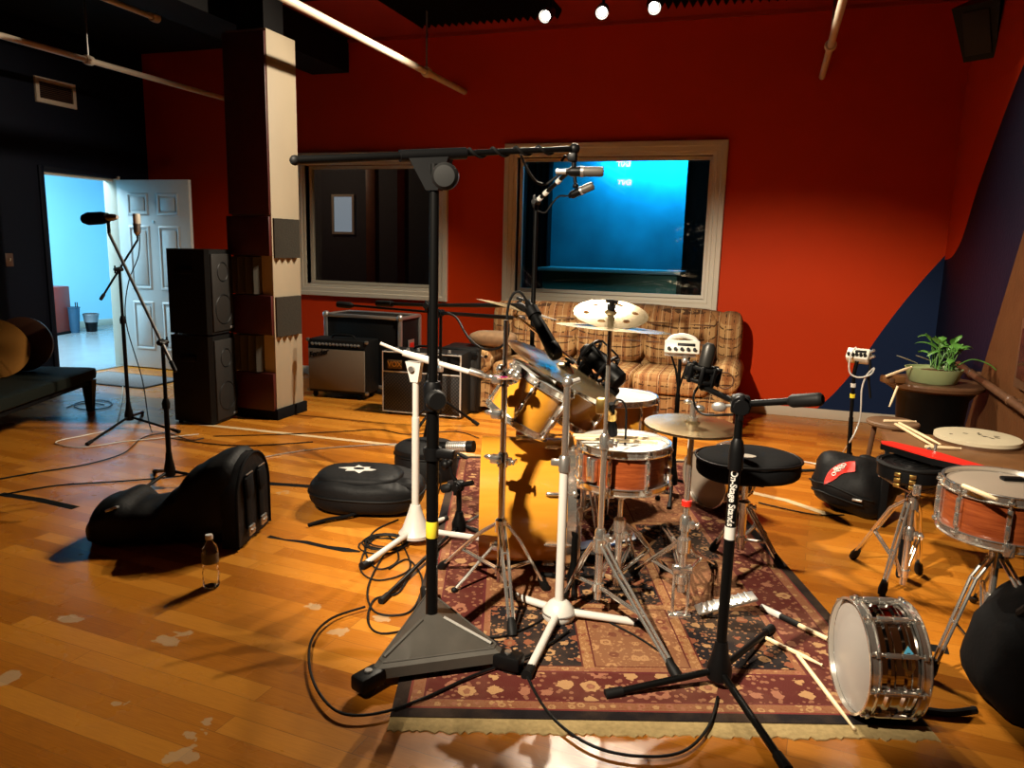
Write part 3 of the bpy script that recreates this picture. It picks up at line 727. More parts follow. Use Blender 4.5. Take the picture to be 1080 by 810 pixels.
def stick(a,b,label,r=.0072,group='loose drumsticks',mat=None,name='drumstick'):
    a=V(a);b=V(b);L=(b-a).length
    mb=MB(); mb.lathe([(0,0),(r*.8,.002),(r,.006),(r,L*.72),(r*.55,L*.955),(r*.5,L*.962),(r*.75,L*.975),(r*.7,L*.992),(0,L)],12,frame(a,b-a))
    return solo(name,mb,mat or M['stick'],label,'drumstick',a,group)
# ------------------------------------------------------------ speaker stack
N0=F(227,449); a=F(201,447); b=F(247,441)
e1=(b-N0); e1.z=0; e1.normalize()          # along the grille face
e2=V((-e1.y,e1.x,0))                        # depth
if e2.dot(a-N0)<0: e2=-e2
WS,DS=.33,.36
zt=at(214,263,N0.y).z
zm=at(220,355,N0.y).z
for (z0,z1,lab) in ((.0,zm-.004,'lower black loudspeaker of the stack beside the post'),(zm,zt,'upper black loudspeaker of the stack beside the post')):
    t=T('loudspeaker',lab,'speaker',N0+e1*WS/2+e2*DS/2+V((0,0,z0)),'stacked black loudspeakers')
    m=Matrix((e1,e2,uz)).transposed().to_4x4(); m.translation=N0+V((0,0,z0)); h=z1-z0
    mb=MB(m)
    pl=[(.02,0),(WS-.02,0),(WS,.03),(WS-.045,DS),(.045,DS),(0,.03)]
    mb.prism(pl,.012,h); t.p('cabinet',mb,M['tolex'])
    mb=MB(m); mb.box((WS/2,-.004,h/2),(WS-.05,.02,h-.06),.008); g=t.p('grille',mb,M['spkgrille'])
    for zc,rr in ((h*.30,.115),(h*.74,.075)):
        mb=MB(m); mb.lathe([(rr-.012,0),(rr-.006,.004),(rr,.0)],36,frame((WS/2,-.0135,zc),(0,-1,0))); t.p('driver_ring',mb,M['plastic'],g)
    mb=MB(m); mb.box((WS*.8,-.0155,.05),(.05,.003,.018),.001); t.p('badge',mb,M['silver'],g,label='silver badge')
    for x in (.04,WS-.04):
        for y in (.04,DS-.05): mb=MB(m); mb.cyl((x,y,0),(x,y,.013),.014,seg=10); t.p('foot',mb,M['rubber'])
    mb=MB(m); mb.box((.006,DS*.55,h*.75),(.03,.12,.045),.008,RZ(R(6))); t.p('handle',mb,M['plastic'])
# ------------------------------------------------------------ bench with cymbals at the left
B0=F(93,433)
zb=at(108,389,B0.y).z
LD=V((.37,-.93,0)).normalized(); SD=V((-.93,-.37,0)).normalized()
bo_=B0+V((.05,.10,0))
t=T('bench','dark upholstered bench with a tapered leg at the left edge','bench',bo_+SD*.35+LD*.8)
bm=Matrix((SD,LD,uz)).transposed().to_4x4(); bm.translation=bo_
mb=MB(bm); mb.super(Tr(.38,.85,zb-.05),(.38,.85,.05),.25,.12,48,12); t.p('seat',mb,simple('dark green black upholstery',(.004,.007,.0045),.8,bump=.3,scale=50,spec=.2))
mb=MB(bm); mb.box((.38,.85,zb-.115),(.68,1.6,.05),.01); t.p('apron',mb,M['blackmat'])
for x,y in ((.06,.08),(.70,.08),(.06,1.62),(.70,1.62)):
    mb=MB(bm); mb.hexa([(x-.022,y-.022,0),(x+.022,y-.022,0),(x+.022,y+.022,0),(x-.022,y+.022,0)],[(x-.042,y-.04,zb-.10),(x+.042,y-.04,zb-.10),(x+.042,y+.04,zb-.10),(x-.042,y+.04,zb-.10)]); t.p('leg',mb,M['black'])
# round cymbal case standing on the bench, a cymbal leaning against it
q=bm@V((.42,.30,zb)); r_=.205
t=T('cymbal_case','round dark brown cymbal case standing on the bench behind the orange cymbal','case',q)
nd=V((.55,-.80,.16)).normalized(); O=frame(q+uz*(r_+.004),nd,uz)
mb=MB(O); mb.lathe([(0,-.05),(r_-.02,-.05),(r_,-.035),(r_,.0),(r_-.02,.012),(r_*.5,.02),(0,.024)],48); t.p('body',mb,simple('dark brown leather',(.035,.013,.006),.45,spec=.3))
mb=MB(O); mb.tube(smoothline([(-.02,-.05,.024),(.0,0,.045),(.02,.05,.024)]),.007,8); mb.ball((.03,.06,.035),.014,10); t.p('handle',mb,M['steel'])
r2=.235; nd2=V((.80,-.42,.50)).normalized(); c=q+LD*.26+SD*.06+V((0,0,0)); 
dn=(-uz+uz.dot(nd2)*nd2).normalized(); c.z=zb+r2*abs(dn.z)+.012
cymbal(c,nd2,r2,'orange bronze cymbal leaning on the bench at the left edge',M['orangecymbal'],group=None,bow=.07)
# ------------------------------------------------------------ hallway things
def bin_(name,label,p,h,r0,r1,mat,group=None):
    t=T(name,label,'bin',p,group)
    mb=MB(Tr(p)); mb.lathe([(0,.0),(r0,0),(r1,h),(r1+.008,h),(r1+.008,h+.012),(r1-.008,h+.012),(r0-.008,.012),(0,.012)],28); t.p('body',mb,mat)
    return t
HX=-9.75
def hall(px,py): return F(px,py)
p=F(97,349.5); tb=bin_('waste_bin','black waste bin with a grey liner beside the hallway wall',p,.25,.07,.10,M['plastic'],'bins in the hallway')
mb=MB(Tr(p)); mb.lathe([(.090,.14),(.104,.242),(.111,.25),(.103,.265),(.096,.25)],28); tb.p('liner',mb,simple('grey liner',(.22,.24,.26),.4))
p=F(79,351); tb=bin_('waste_bin','slim blue waste bin between the red cabinet and the black bin',p,.36,.062,.085,simple('slate blue plastic',(.025,.08,.14),.4),'bins in the hallway')
mb=MB(Tr(p)); mb.tube([(.05,.0,.36),(.05,.0,.44),(.085,.0,.44),(.085,0,.36)],.007,6); tb.p('handle',mb,M['plastic'])
p=F(60,352)
t=T('red_cabinet','small red cabinet with round white stickers seen through the doorway','cabinet',p)
mb=MB(Tr(p)@RZ(R(14))); mb.box((0,0,.35),(.25,.34,.64),.015); t.p('body',mb,simple('brick red paint',(.22,.022,.008),.4))
mb=MB(Tr(p)@RZ(R(14))); mb.box((0,0,.015),(.28,.36,.03),.004); t.p('base',mb,M['blackmat'])
for (x,z) in ((.02,.60),(.08,.57),(.03,.42),(-.06,.61)):
    mb=MB(Tr(p)@RZ(R(14))); mb.lathe([(0,0),(.034,0),(.034,.002),(0,.002)],16,frame((x,-.1705,z),(0,-1,0))); t.p('sticker',mb,M['white'],label='white round sticker')
mm=(F(100,398)+F(200,392))/2
t=T('doormat','grey doormat lying on the floor in the doorway','mat',(XL+.62,DY0+.18,0))
mb=MB(); mb.box((XL+.62,DY0+.18,.006),(.95,.52,.012),.004); t.p('pile',mb,simple('speckled grey mat',(.16,.15,.15),.95,var=.5,scale=60,bump=.5))
mb=MB()
for y in (-.27,.27): mb.box((XL+.62,DY0+.18+y,.005),(.98,.03,.010),.003)
for x in (-.485,.485): mb.box((XL+.62+x,DY0+.18,.005),(.03,.56,.010),.003)
t.p('border',mb,M['rubber'])
# ------------------------------------------------------------ two vocal mic stands at the left
def capsule_mic(name,label,p,d,L,r,bodymat,headmat,foam=False,group=None,split=.5):
    d=V(d).normalized(); O=frame(p,d); t=T(name,label,'microphone',p,group)
    mb=MB(O); mb.lathe([(0,0),(r*.55,0),(r*.6,.006),(r*.95,L*.12),(r,L*.16),(r,L*split),(0,L*split)],20); t.p('body',mb,bodymat)
    if foam:
        mb=MB(O); mb.lathe([(0,L*split-.02),(r*1.35,L*split-.015),(r*1.75,L*split+.03),(r*1.8,L*.85),(r*1.3,L*.98),(0,L*1.02)],24); t.p('foam_windscreen',mb,M['foamblack'])
    else:
        mb=MB(O); mb.lathe([(0,L*split),(r*1.02,L*split),(r*1.04,L*.93),(r*.9,L*.985),(0,L)],20); t.p('grille',mb,headmat)
        mb=MB(O); mb.lathe([(r*.9,L*split-.004),(r*1.1,L*split-.004),(r*1.1,L*split+.006),(r*.9,L*split+.006)],20); t.p('ring',mb,M['steel'])
    return t
def clip(t,p,q,mat,r=.012):
    mb=MB(); mb.cyl(p,q,r*.6,seg=10); mb.ball(q,r,10); t.p('mic_clip',mb,mat)
# rear one
b=F(137,452)
t=T('microphone_stand','slim black tripod microphone stand in front of the open doorway','microphone stand',b,'vocal microphone stands')
tripod_stand(t,b,[F(93,470),F(188,457),F(150,437)],.10,M['black'],.009,.014,.026)
cp=at(124,284,b.y); cp.x=b.x
pole(t,b,[(.08,.82,.013,M['black']),(.80,cp.z,.0095,M['black'])],M['plastic'])
clutch(t,cp,(1,0,.5),M['plastic'],.018,.8)
ea=at(102,311,b.y-.15); eb=at(140,250,b.y+.12); d=(eb-ea).normalized(); off=cp-(ea+d*(cp-ea).dot(d))
boom(t,ea+off,eb+off,.0075,M['black'],.05,griprad=1.6); tip=eb+off
clip(t,tip,tip+V((0,0,.035)),M['plastic'])
mt=capsule_mic('condenser_microphone','tan and silver side-address microphone upright before the white door',tip+V((0,0,.03)),(.02,0,1),.155,.025,M['steel'],M['offwhite'])
# front one
b=F(180,513)
t=T('microphone_stand','taller black microphone stand rising behind the black bag on the floor','microphone stand',b,'vocal microphone stands')
tripod_stand(t,b,three(b,.30,.5),.10,M['black'],.009,.014,.026)
cp=at(167,361,b.y); cp.x=b.x-.005
pole(t,b,[(.08,.50,.014,M['black']),(.48,cp.z,.0105,M['black'])],M['plastic'])
clutch(t,cp,(-1,0,.8),M['plastic'],.018,.8)
ea=at(182,386,b.y-.08); eb=at(113,243,b.y+.25); d=(eb-ea).normalized(); off=cp-(ea+d*(cp-ea).dot(d))
boom(t,ea+off,eb+off,.009,M['steel'],.07,griprad=1.3); tip=eb+off
q=at(114,232,tip.y); clip(t,tip,q,M['plastic'],.016)
h0=at(124,229,tip.y); h1=at(88,231,tip.y)
capsule_mic('foam_microphone','microphone in a black foam ball lying level before the blue doorway',h0,h1-h0,(h1-h0).length,.021,M['steel'],M['steel'],foam=True,split=.35)
# ------------------------------------------------------------ black gig bag and bottle on the floor at left
g0=F(245,580); g1=F(92,572)
ax=(g1-g0); ax.z=0; Lb=ax.length; ax.normalize(); sd=V((-ax.y,ax.x,0))
if sd.y<0: sd=-sd
t=T('gig_bag','black padded instrument bag slumped on the floor behind the water bottle','bag',(g0+g1)/2)
prof=[(0.0,.0,.0),(.0,.17,.40),(.04,.185,.415),(.14,.19,.41),(.26,.185,.37),(.40,.17,.27),(.52,.16,.19),(.64,.17,.19),(.76,.18,.22),(.88,.16,.20),(.96,.11,.13),(1.0,.02,.03)]
def lerpprof(u):
    for (a,b) in zip(prof[1:],prof[2:]):
        if a[0]<=u<=b[0]:
            k=(u-a[0])/max(1e-6,b[0]-a[0]); k=k*k*(3-2*k); return a[1]+(b[1]-a[1])*k,a[2]+(b[2]-a[2])*k
    return prof[-1][1:]
def bagpt(u,v):
    w,h=lerpprof(u); a=2*PI*v
    sgp=lambda x,e:(abs(x)**e)*(1 if x>0 else -1)
    y=w*sgp(math.cos(a),.65); z=h/2+h/2*sgp(math.sin(a),.6)
    p=g0+ax*(Lb*u)+sd*(y+.17-.10*u)+uz*z
    n=noise.noise(p*6)*.022+noise.noise(p*15)*.010
    if z>.01: p+=uz*n+sd*n
    return p
mb=MB(); mb.grid(bagpt,48,36,cv=True)
t.p('body',mb,M['nylon'],ang=60)
# end lid with its piping, buckles and straps
def arch(w,h,n=20):
    pts=[(-w,.01),(-w,h*.55)]
    pts+=[(-w*math.cos(PI*i/n),h*.55+h*.45*math.sin(PI*i/n)) for i in range(1,n)]
    pts+=[(w,h*.55),(w,.01)]
    return pts
m=Matrix((sd,uz,-ax)).transposed().to_4x4()
if m.determinant()<0: m=Matrix((-sd,uz,-ax)).transposed().to_4x4()
m.translation=g0+sd*.17
mb=MB(m); mb.prism(arch(.185,.41),-.04,.035); lid=t.p('lid',mb,M['nylon'])
mb=MB(m); mb.tube([(x,y,.035) for x,y in arch(.185,.41)],.007,8); t.p('piping',mb,M['blackmat'],lid)
for x in (-.075,.065):
    mb=MB(m); mb.box((x,.20,.042),(.05,.26,.012),.005); mb.box((x,.275,.05),(.075,.10,.014),.005,RZ(R(8))); t.p('strap',mb,M['blackmat'],lid)
    mb=MB(m); mb.box((x,.335,.052),(.07,.006,.006),.002); t.p('strap_slide',mb,M['steel'],lid,label='metal slide'); mb=MB(m); mb.box((x,.065,.054),(.06,.045,.012),.004); mb.box((x,.065,.062),(.04,.012,.008),.002); t.p('buckle',mb,M['steel'],lid,label='metal buckle')
def bagnear(px,py):
    best=None
    for i in range(60):
        for j in range(60):
            q=bagpt(.4+.6*i/60,j/60); c_=ROT.transposed()@(q-CAM); s_=ROT.transposed()@(q-CAM)
            x=540+FPX*c_.x/-c_.z; y=405-FPX*c_.y/-c_.z; e_=(x-px)**2+(y-py)**2+(200*max(0,q.y-(g0.y+g1.y)/2-.2))
            if best is None or e_<best[0]: best=(e_,q)
    return best[1]+(CAM-best[1]).normalized()*.02
mb=MB(); q=smoothline([bagnear(px,py) for px,py in ((111,540),(117,537),(124,535),(132,535))],4); mb.tube(q,.006,8); t.p('zip_pull',mb,M['silver'],label='silver zip edge')
p=F(223,619)
t=T('water_bottle','clear half-full plastic water bottle standing on the floorboards','bottle',p)
mb=MB(Tr(p)); mb.lathe([(0,.003),(.022,0),(.031,.006),(.0325,.02),(.0305,.03),(.0325,.04),(.0305,.052),(.0325,.063),(.030,.075),(.029,.09),(.0325,.105),(.0325,.15),(.029,.172),(.016,.192),(.0125,.197),(.0125,.206),(.0105,.206),(.0105,.197),(.027,.171),(.0305,.15),(.0305,.105),(.0285,.06),(.029,.02),(.02,.006),(0,.007)],28); t.p('bottle_body',mb,M['clear'])
mb=MB(Tr(p)); mb.lathe([(0,.204),(.0145,.204),(.015,.207),(.015,.219),(.0135,.222),(0,.222)],24); t.p('cap',mb,M['white'],label='white screw cap')
mb=MB(Tr(p)); mb.lathe([(.0329,.108),(.0331,.112),(.0331,.144),(.0329,.148)],28,None,R(150),R(395)); t.p('wrapper',mb,simple('dark label print',(.06,.06,.05),.4,var=.8,scale=60))
# ------------------------------------------------------------ flat backpack and round case in the middle
p=F(378,540); p.y+=.10
t=T('backpack','flat black gig backpack with a white emblem lying before the round case','bag',p)
O=Tr(p)@RZ(R(12))@Tr(0,0,.10)
def squash(q): 
    n=noise.noise(q*7)*.012; return V((q.x,q.y,(q.z if q.z>0 else q.z)*(1-.25*(q.x/.30)**2*(1 if q.z>0 else 0))+n))
mb=MB(); mb.super(O,(.30,.22,.10),.55,.75,40,20,squash); t.p('body',mb,M['nylon'],ang=60)
mb=MB(); mb.super(O@Tr(-.03,-.02,.065),(.225,.16,.045),.5,.7,36,16); pk=t.p('pocket',mb,M['nylon'],ang=60)
st=[]
for k in range(14):
    rr=(.095,.055,.08,.05,.10,.05,.07)[k%7]*(.9 if k<7 else 1.05); a=k*2*PI/14; st.append((rr*math.cos(a)*1.1,rr*math.sin(a)*.75))
mb=MB(O@Tr(-.04,-.02,.107)); mb.prism(st,0,.004); em=t.p('emblem',mb,M['white'],pk,label='white star-like emblem')
mb=MB(O@Tr(-.04,-.02,.111)); mb.prism([(.03*math.cos(k*PI/6),.02*math.sin(k*PI/6)) for k in range(12)],0,.0015); t.p('emblem_centre',mb,M['blackmat'],pk)
mb=MB(); mb.tube([O@V((.302*math.copysign(abs(math.cos(a))**.75,math.cos(a)),.222*math.copysign(abs(math.sin(a))**.75,math.sin(a)),.0)) for a in [k*2*PI/48 for k in range(48)]],.006,6,closed=True); t.p('zip',mb,M['rubber'])
mb=MB(); mb.tube(smoothline([F(325,556)+V((0,0,.01)),F(345,552)+V((0,0,.02)),F(368,548)+V((0,0,.02)),F(385,545)+V((0,0,.04))]),.009,8); t.p('strap',mb,M['blackmat'])
mb=MB(); mb.box(O@V((.22,-.06,.03)),(.12,.10,.10),.02,RZ(R(12))); t.p('side_pocket',mb,M['nylon'])
p=F(440,508); p.y+=.12
t=T('round_drum_case','round black padded drum case behind the flat backpack','case',p)
mb=MB(Tr(p)); mb.lathe([(0,0),(.17,0),(.185,.015),(.188,.13),(.18,.145),(.188,.16),(.186,.185),(.16,.205),(0,.212)],48); t.p('body',mb,M['nylon'])
mb=MB(Tr(p)); mb.tube([(.189*math.cos(k*PI/24),.189*math.sin(k*PI/24),.150) for k in range(48)],.005,6,closed=True); t.p('zip',mb,M['rubber'])
mb=MB(Tr(p)); mb.tube(smoothline([(-.17,0,.19),(-.08,0,.216),(.05,.0,.218),(.17,0,.19)]),.006,6); t.p('strap',mb,M['blackmat'])
# ------------------------------------------------------------ amplifiers
def tilt_box(t,x0,x1,y0,y1,z0,z1): pass
def amp(name,label,fl,fr,depth,ztop_px,z0=.05,group='guitar amplifiers'):
    """fl, fr: front lower corners on the floor"""
    e=(fr-fl); e.z=0; W=e.length; e.normalize(); n=V((-e.y,e.x,0)); 
    m=Matrix((e,n,uz)).transposed().to_4x4(); m.translation=V((fl.x,fl.y,0))
    zt=at(ztop_px[0],ztop_px[1],fl.y).z
    return T(name,label,'amplifier',(fl+fr)/2+n*depth/2,group),m,W,zt
fl,fr=F(325,418),F(386,423)
t,m,Wd,zt=amp('guitar_amplifier','silver-fronted guitar amplifier with a slanted black control strip beside the post',fl,fr,.27,(325,357))
dp=.28
mb=MB(m); mb.box2((0,0.012,.05),(Wd,dp,zt),.012); t.p('cabinet',mb,M['tolex'])
mb=MB(m); mb.box2((.012,-.004,.075),(Wd-.012,.02,zt-.085),.006); gr=t.p('grille_cloth',mb,M['fgrille'])
mb=MB(m); mb.hexa([(.012,.0,zt-.08),(Wd-.012,.0,zt-.08),(Wd-.012,.045,zt-.015),(.012,.045,zt-.015)],[(.012,.05,zt-.08),(Wd-.012,.05,zt-.08),(Wd-.012,.06,zt-.012),(.012,.06,zt-.012)]); cpn=t.p('control_panel',mb,M['black'])
for k in range(14):
    x=.05+k*(Wd-.12)/13; mb=MB(m); mb.cyl((x,.018,zt-.047),(x,-.004,zt-.036),.013,.010,12); t.p('knob',mb,M['silver'],cpn)
mm=m@Tr(.115,-.006,zt-.125)@RX(R(90)); t.p('logo',text_mb('Fender',.07,mm@RZ(R(14)),.002,.35,.001),M['black'],gr,label='slanted dark script logo')
mb=MB(m); mb.tube(smoothline([(Wd*.3,dp*.5,zt),(Wd*.36,dp*.5,zt+.028),(Wd*.64,dp*.5,zt+.028),(Wd*.7,dp*.5,zt)],6),.010,8); t.p('handle',mb,M['rubber'])
for x in (.05,Wd-.05):
    for y in (.05,dp-.05):
        mb=MB(m); mb.cyl((x-.012,y,.025),(x+.012,y,.025),.025,seg=14); mb.box((x,y,.042),(.03,.04,.014),.003); t.p('caster',mb,M['rubber'])
for x in (.0,Wd):
    for z in (.06,zt-.01):
        mb=MB(m); mb.box((x,.02,z),(.03,.03,.03),.008); t.p('corner_cap',mb,M['steel'])
# road-cased cabinet behind
fl2=V((fl.x+.12,fl.y+.36,0)); 
t=T('road_case','tall black flight case with metal edges standing behind the amplifiers','case',(fl2.x+.45,fl2.y+.2,0))
zt2=at(343,331,fl2.y).z; x1=at(422,338,fl2.y).x; x0=at(344,338,fl2.y).x; dp2=.40; y0=fl2.y
mb=MB(); mb.box2((x0,y0,.06),(x1,y0+dp2,zt2),.01); body=t.p('body',mb,M['tolex'])
xm=at(421,340,y0).x
for (p,q) in (((x0,y0),(x0,y0)),((x1,y0),(x1,y0)),((x1,y0+dp2),(x1,y0+dp2))):
    mb=MB(); mb.box((p[0],p[1],(.06+zt2)/2),(.034,.034,zt2-.06),.006); t.p('edge_strip',mb,M['silver'])
for z in (.07,zt2-.005):
    mb=MB(); mb.box(((x0+x1)/2,y0,z),(x1-x0,.034,.03),.006); mb.box((x1,y0+dp2/2,z),(.034,dp2,.03),.006); mb.box((x0,y0+dp2/2,z),(.034,dp2,.03),.006); mb.box(((x0+x1)/2,y0+dp2,z),(x1-x0,.034,.03),.006); t.p('edge_strip',mb,M['silver'])
for x in (x0,x1):
    for z in (zt2,.075): mb=MB(); mb.ball((x,y0,z),.034,10); t.p('corner_ball',mb,M['silver'])
for x in (x0+.06,x1-.06):
    for y in (y0+.06,y0+dp2-.06):
        mb=MB(); mb.cyl((x-.015,y,.03),(x+.015,y,.03),.03,seg=14); mb.box((x,y,.055),(.04,.05,.015),.003); t.p('caster',mb,M['rubber'])
mb=MB(); mb.box((x1+.012,y0+dp2*.5,zt2*.62),(.012,.12,.12),.006); t.p('latch_plate',mb,M['silver'])
mb=MB(); mb.box((x1+.02,y0+dp2*.5,zt2*.62),(.010,.08,.06),.004); t.p('latch',mb,M['red'])
# the diamond-cloth amplifier
fl,fr=F(403,436),F(486,443)
t,m,Wd,zt=amp('guitar_amplifier','black diamond-cloth guitar amplifier with white piping and gold lettering',fl,fr,.26,(403,369))
dp=.26
mb=MB(m); mb.box2((0,.01,.012),(Wd,dp,zt),.012); t.p('cabinet',mb,M['tolex'])
zb_=zt*.68
mb=MB(m); mb.box2((.012,-.002,.03),(Wd-.012,.02,zb_-.01),.003); gc=t.p('grille_cloth',mb,M['vgrille'])
mb=MB(m); mb.box2((.012,-.002,zb_+.004),(Wd-.012,.02,zt-.02),.003); up=t.p('upper_panel',mb,M['black'])
mb=MB(m); mb.rect_frame(.012,Wd-.012,.028,zt-.016,[(0,.02),(0,-.006),(.007,-.006),(.007,.02)]); t.p('piping',mb,M['white'],label='white piping')
mb=MB(m); mb.box2((.012,-.006,zb_-.008),(Wd-.012,.01,zb_+.002),.002); t.p('piping',mb,M['white'],label='white piping')
mm=m@Tr(.115,-.006,zb_+.058)@RX(R(90))
mb=MB(mm); mb.box((0,0,-.001),(.125,.07,.003),.001); t.p('logo_plate',mb,simple('brown plate',(.12,.07,.03),.4),up)
t.p('logo',text_mb('VOX',.058,mm@Tr(0,0,.002),.0015,0,.0012),M['gold'],up,label='gold lettering')
for k in range(6):
    mb=MB(m); x=.12+k*(Wd-.24)/5; mb.cyl((x,.05,zt-.002),(x,.05,zt+.022),.014,.011,12); t.p('knob',mb,M['silver'])
mb=MB(m); mb.tube(smoothline([(Wd*.32,dp*.6,zt),(Wd*.38,dp*.6,zt+.026),(Wd*.62,dp*.6,zt+.026),(Wd*.68,dp*.6,zt)],6),.010,8); t.p('handle',mb,M['rubber'])
for x in (.05,Wd-.05):
    for y in (.05,dp-.05): 
        mb=MB(m); mb.cyl((x,y,0),(x,y,.014),.016,seg=10); t.p('foot',mb,M['rubber'])
# plain black cabinet at its right
fl=F(492,439); fl.y+=.10; fr=fl+V((.30,.03,0))
t,m,Wd,zt=amp('bass_cabinet','plain black amplifier cabinet between the diamond-cloth amplifier and the sofa',fl,fr,.34,(470,366)); dp=.36
m=m@Tr(-.27,0,0); Wd=.33
mb=MB(m); mb.box2((0,.01,.012),(Wd,dp,zt),.012); t.p('cabinet',mb,M['tolex'])
mb=MB(m); mb.box2((.02,-.002,.03),(Wd-.02,.02,zt-.10),.004); t.p('grille',mb,M['spkgrille'])
mb=MB(m); mb.box2((.02,-.0,zt-.09),(Wd-.02,.02,zt-.02),.004); pn=t.p('control_panel',mb,M['black'])
for k in range(5):
    mb=MB(m); x=.07+k*.08; mb.cyl((x,0,zt-.055),(x,-.02,zt-.055),.013,.011,12); t.p('knob',mb,M['plastic'],pn)
for x in (.05,Wd-.05):
    for y in (.05,dp-.05):
        mb=MB(m); mb.cyl((x,y,0),(x,y,.014),.016,seg=10); t.p('foot',mb,M['rubber'])
# ------------------------------------------------------------ sofa
SX0,SX1=-2.36,-.17; SYB=6.70; SYF=5.86; ZS=.42; ZT=.90
t=T('sofa','brown plaid three-seat sofa with rolled arms under the blue window','sofa',((SX0+SX1)/2,(SYB+SYF)/2,0))
aw=.22
mb=MB(); mb.box2((SX0+.03,SYF+.03,.10),(SX1-.03,SYB-.03,.30),.03); t.p('frame',mb,M['plaid'])
mb=MB(); n=60
A=[];Bq=[]
for i in range(n+1):
    x=SX0+.02+(SX1-SX0-.04)*i/n; w=.012*math.sin(i*1.9)+.006*math.sin(i*.7)
    A.append(mb.v((x,SYF+.01+w*.3,.27))); Bq.append(mb.v((x,SYF-.005+w,.055)))
for i in range(n): mb.f([A[i],A[i+1],Bq[i+1],Bq[i]])
bmesh.ops.solidify(mb.bm,geom=mb.bm.faces[:],thickness=.008); t.p('skirt',mb,M['plaid'],ang=60)
seatw=(SX1-SX0-2*aw)/3
for k in range(3):
    xc=SX0+aw+seatw*(k+.5)
    mb=MB(); mb.super(Tr(xc,SYF+.30,.36),(seatw/2+.004,.34,.085),.35,.25,36,14); cu=t.p('seat_cushion',mb,M['plaid'],ang=60)
    mb=MB(); mb.super(Tr(xc,SYB-.20,.66)@RX(R(-12)),(seatw/2+.01,.13,.25),.5,.28,36,16,lambda q:q+V((0,-.02*math.cos(q.x*5)*(1-(q.z/.25)**2),0))); bc=t.p('back_cushion',mb,M['plaid'],ang=60)
    mb=MB(); 
    for zz in (-.06,.10): mb.tube([Tr(xc,SYB-.20,.66)@RX(R(-12))@V((q,-.137+.0*abs(q),zz)) for q in [(-.5+i/16)*(seatw*.92) for i in range(17)]],.006,6)
    t.p('seam',mb,M['darkwood'],bc)
    mb=MB(); mb.ball(Tr(xc,SYB-.20,.66)@RX(R(-12))@V((0,-.14,.02)),.018,10,(1,.5,1)); t.p('button',mb,M['plaid'],bc)
mb=MB(); mb.super(Tr((SX0+SX1)/2,SYB-.10,.56),((SX1-SX0)/2-.04,.115,.35),.35,.12,48,16); t.p('back_frame',mb,M['plaid'],ang=60)
# pillow-topped back roll
mb=MB(); mb.super(Tr((SX0+SX1)/2,SYB-.12,.815)@RX(R(-8)),((SX1-SX0)/2-.03,.145,.10),.6,.12,60,16,lambda q:q+V((0,0,.012*math.sin(q.x*4.4+1)))); t.p('top_roll',mb,M['plaid'],ang=60)
for s,xc in ((-1,SX0+aw/2),(1,SX1-aw/2)):
    mb=MB(); mb.box2((xc-aw*.36,SYF+.02,.10),(xc+aw*.36,SYB-.05,.43),.03); arm=t.p('arm',mb,M['plaid'])
    mb=MB(); mb.lathe([(0,0),(.085,0),(.108,.015),(.112,.05),(.112,.70),(.09,.76),(0,.77)],32,frame((xc+s*.01,SYF+.0,.43),(0,1,0))); t.p('arm_roll',mb,M['plaid'],arm,ang=60)
    mb=MB(); mb.tube([(xc+s*.01+.062*math.cos(k*PI/12),SYF-.004,.43+.062*math.sin(k*PI/12)) for k in range(24)],.006,6,closed=True); t.p('arm_piping',mb,M['darkwood'],arm)
    # wing between arm and back
    mb=MB(); mb.super(Tr(xc-s*.01,SYB-.17,.68),(.105,.15,.22),.6,.6,28,16); t.p('wing',mb,M['plaid'],ang=60)
for x in (SX0+.1,SX1-.1):
    for y in (SYF+.06,SYB-.08):
        mb=MB(); mb.cyl((x,y,0),(x,y,.10),.022,.03,12); t.p('foot',mb,M['darkwood'])
p=at(520,376,6.0)
mb=MB(); O=Tr(SX0+.17,SYF+.17,.612)@RZ(R(8)); mb.super(O,(.20,.13,.065),.7,.5,36,16)
o=solo('cushion',mb,simple('brown ribbed cushion',(.20,.115,.055),.9,var=.4,scale=30,bump=.5),'brown ribbed cushion lying on the left arm of the plaid sofa','cushion',(SX0+.17,SYF+.17,.55),ang=60)
# ------------------------------------------------------------ drum kit
KU=V((math.cos(rugdir),math.sin(rugdir),0)); KV=V((-KU.y,KU.x,0))
RUGZ=.010
# bass drum, shell side to the camera
BR=.272; bc=F(553,525.5,.283); BD=.385
t=T('bass_drum','large yellow bass drum seen from its side on the rug','drum',(bc.x,bc.y,RUGZ),'the yellow drum kit')
O=frame(bc+KU*BD/2,-KU,uz)
mb=MB(O); mb.lathe([(BR-.008,.0),(BR,.0),(BR,BD),(BR-.008,BD),(BR-.008,.0)],72); t.p('shell',mb,M['yellowshell'])
for z,s,nm in ((0,-1,'batter_head'),):
    mb=MB(O); mb.lathe([(0,z+s*.012),(BR*.9,z+s*.012),(BR+.002,z+s*.006),(BR+.002,z-s*.01)],56); t.p(nm,mb,M['drumhead'] if s<0 else M['black'])
    mb=MB(O); mb.lathe([(BR+.003,z-s*.025),(BR+.014,z-s*.025),(BR+.014,z+s*.012),(BR+.003,z+s*.012),(BR+.003,z-s*.025)],64); t.p('hoop',mb,M['chrome'])
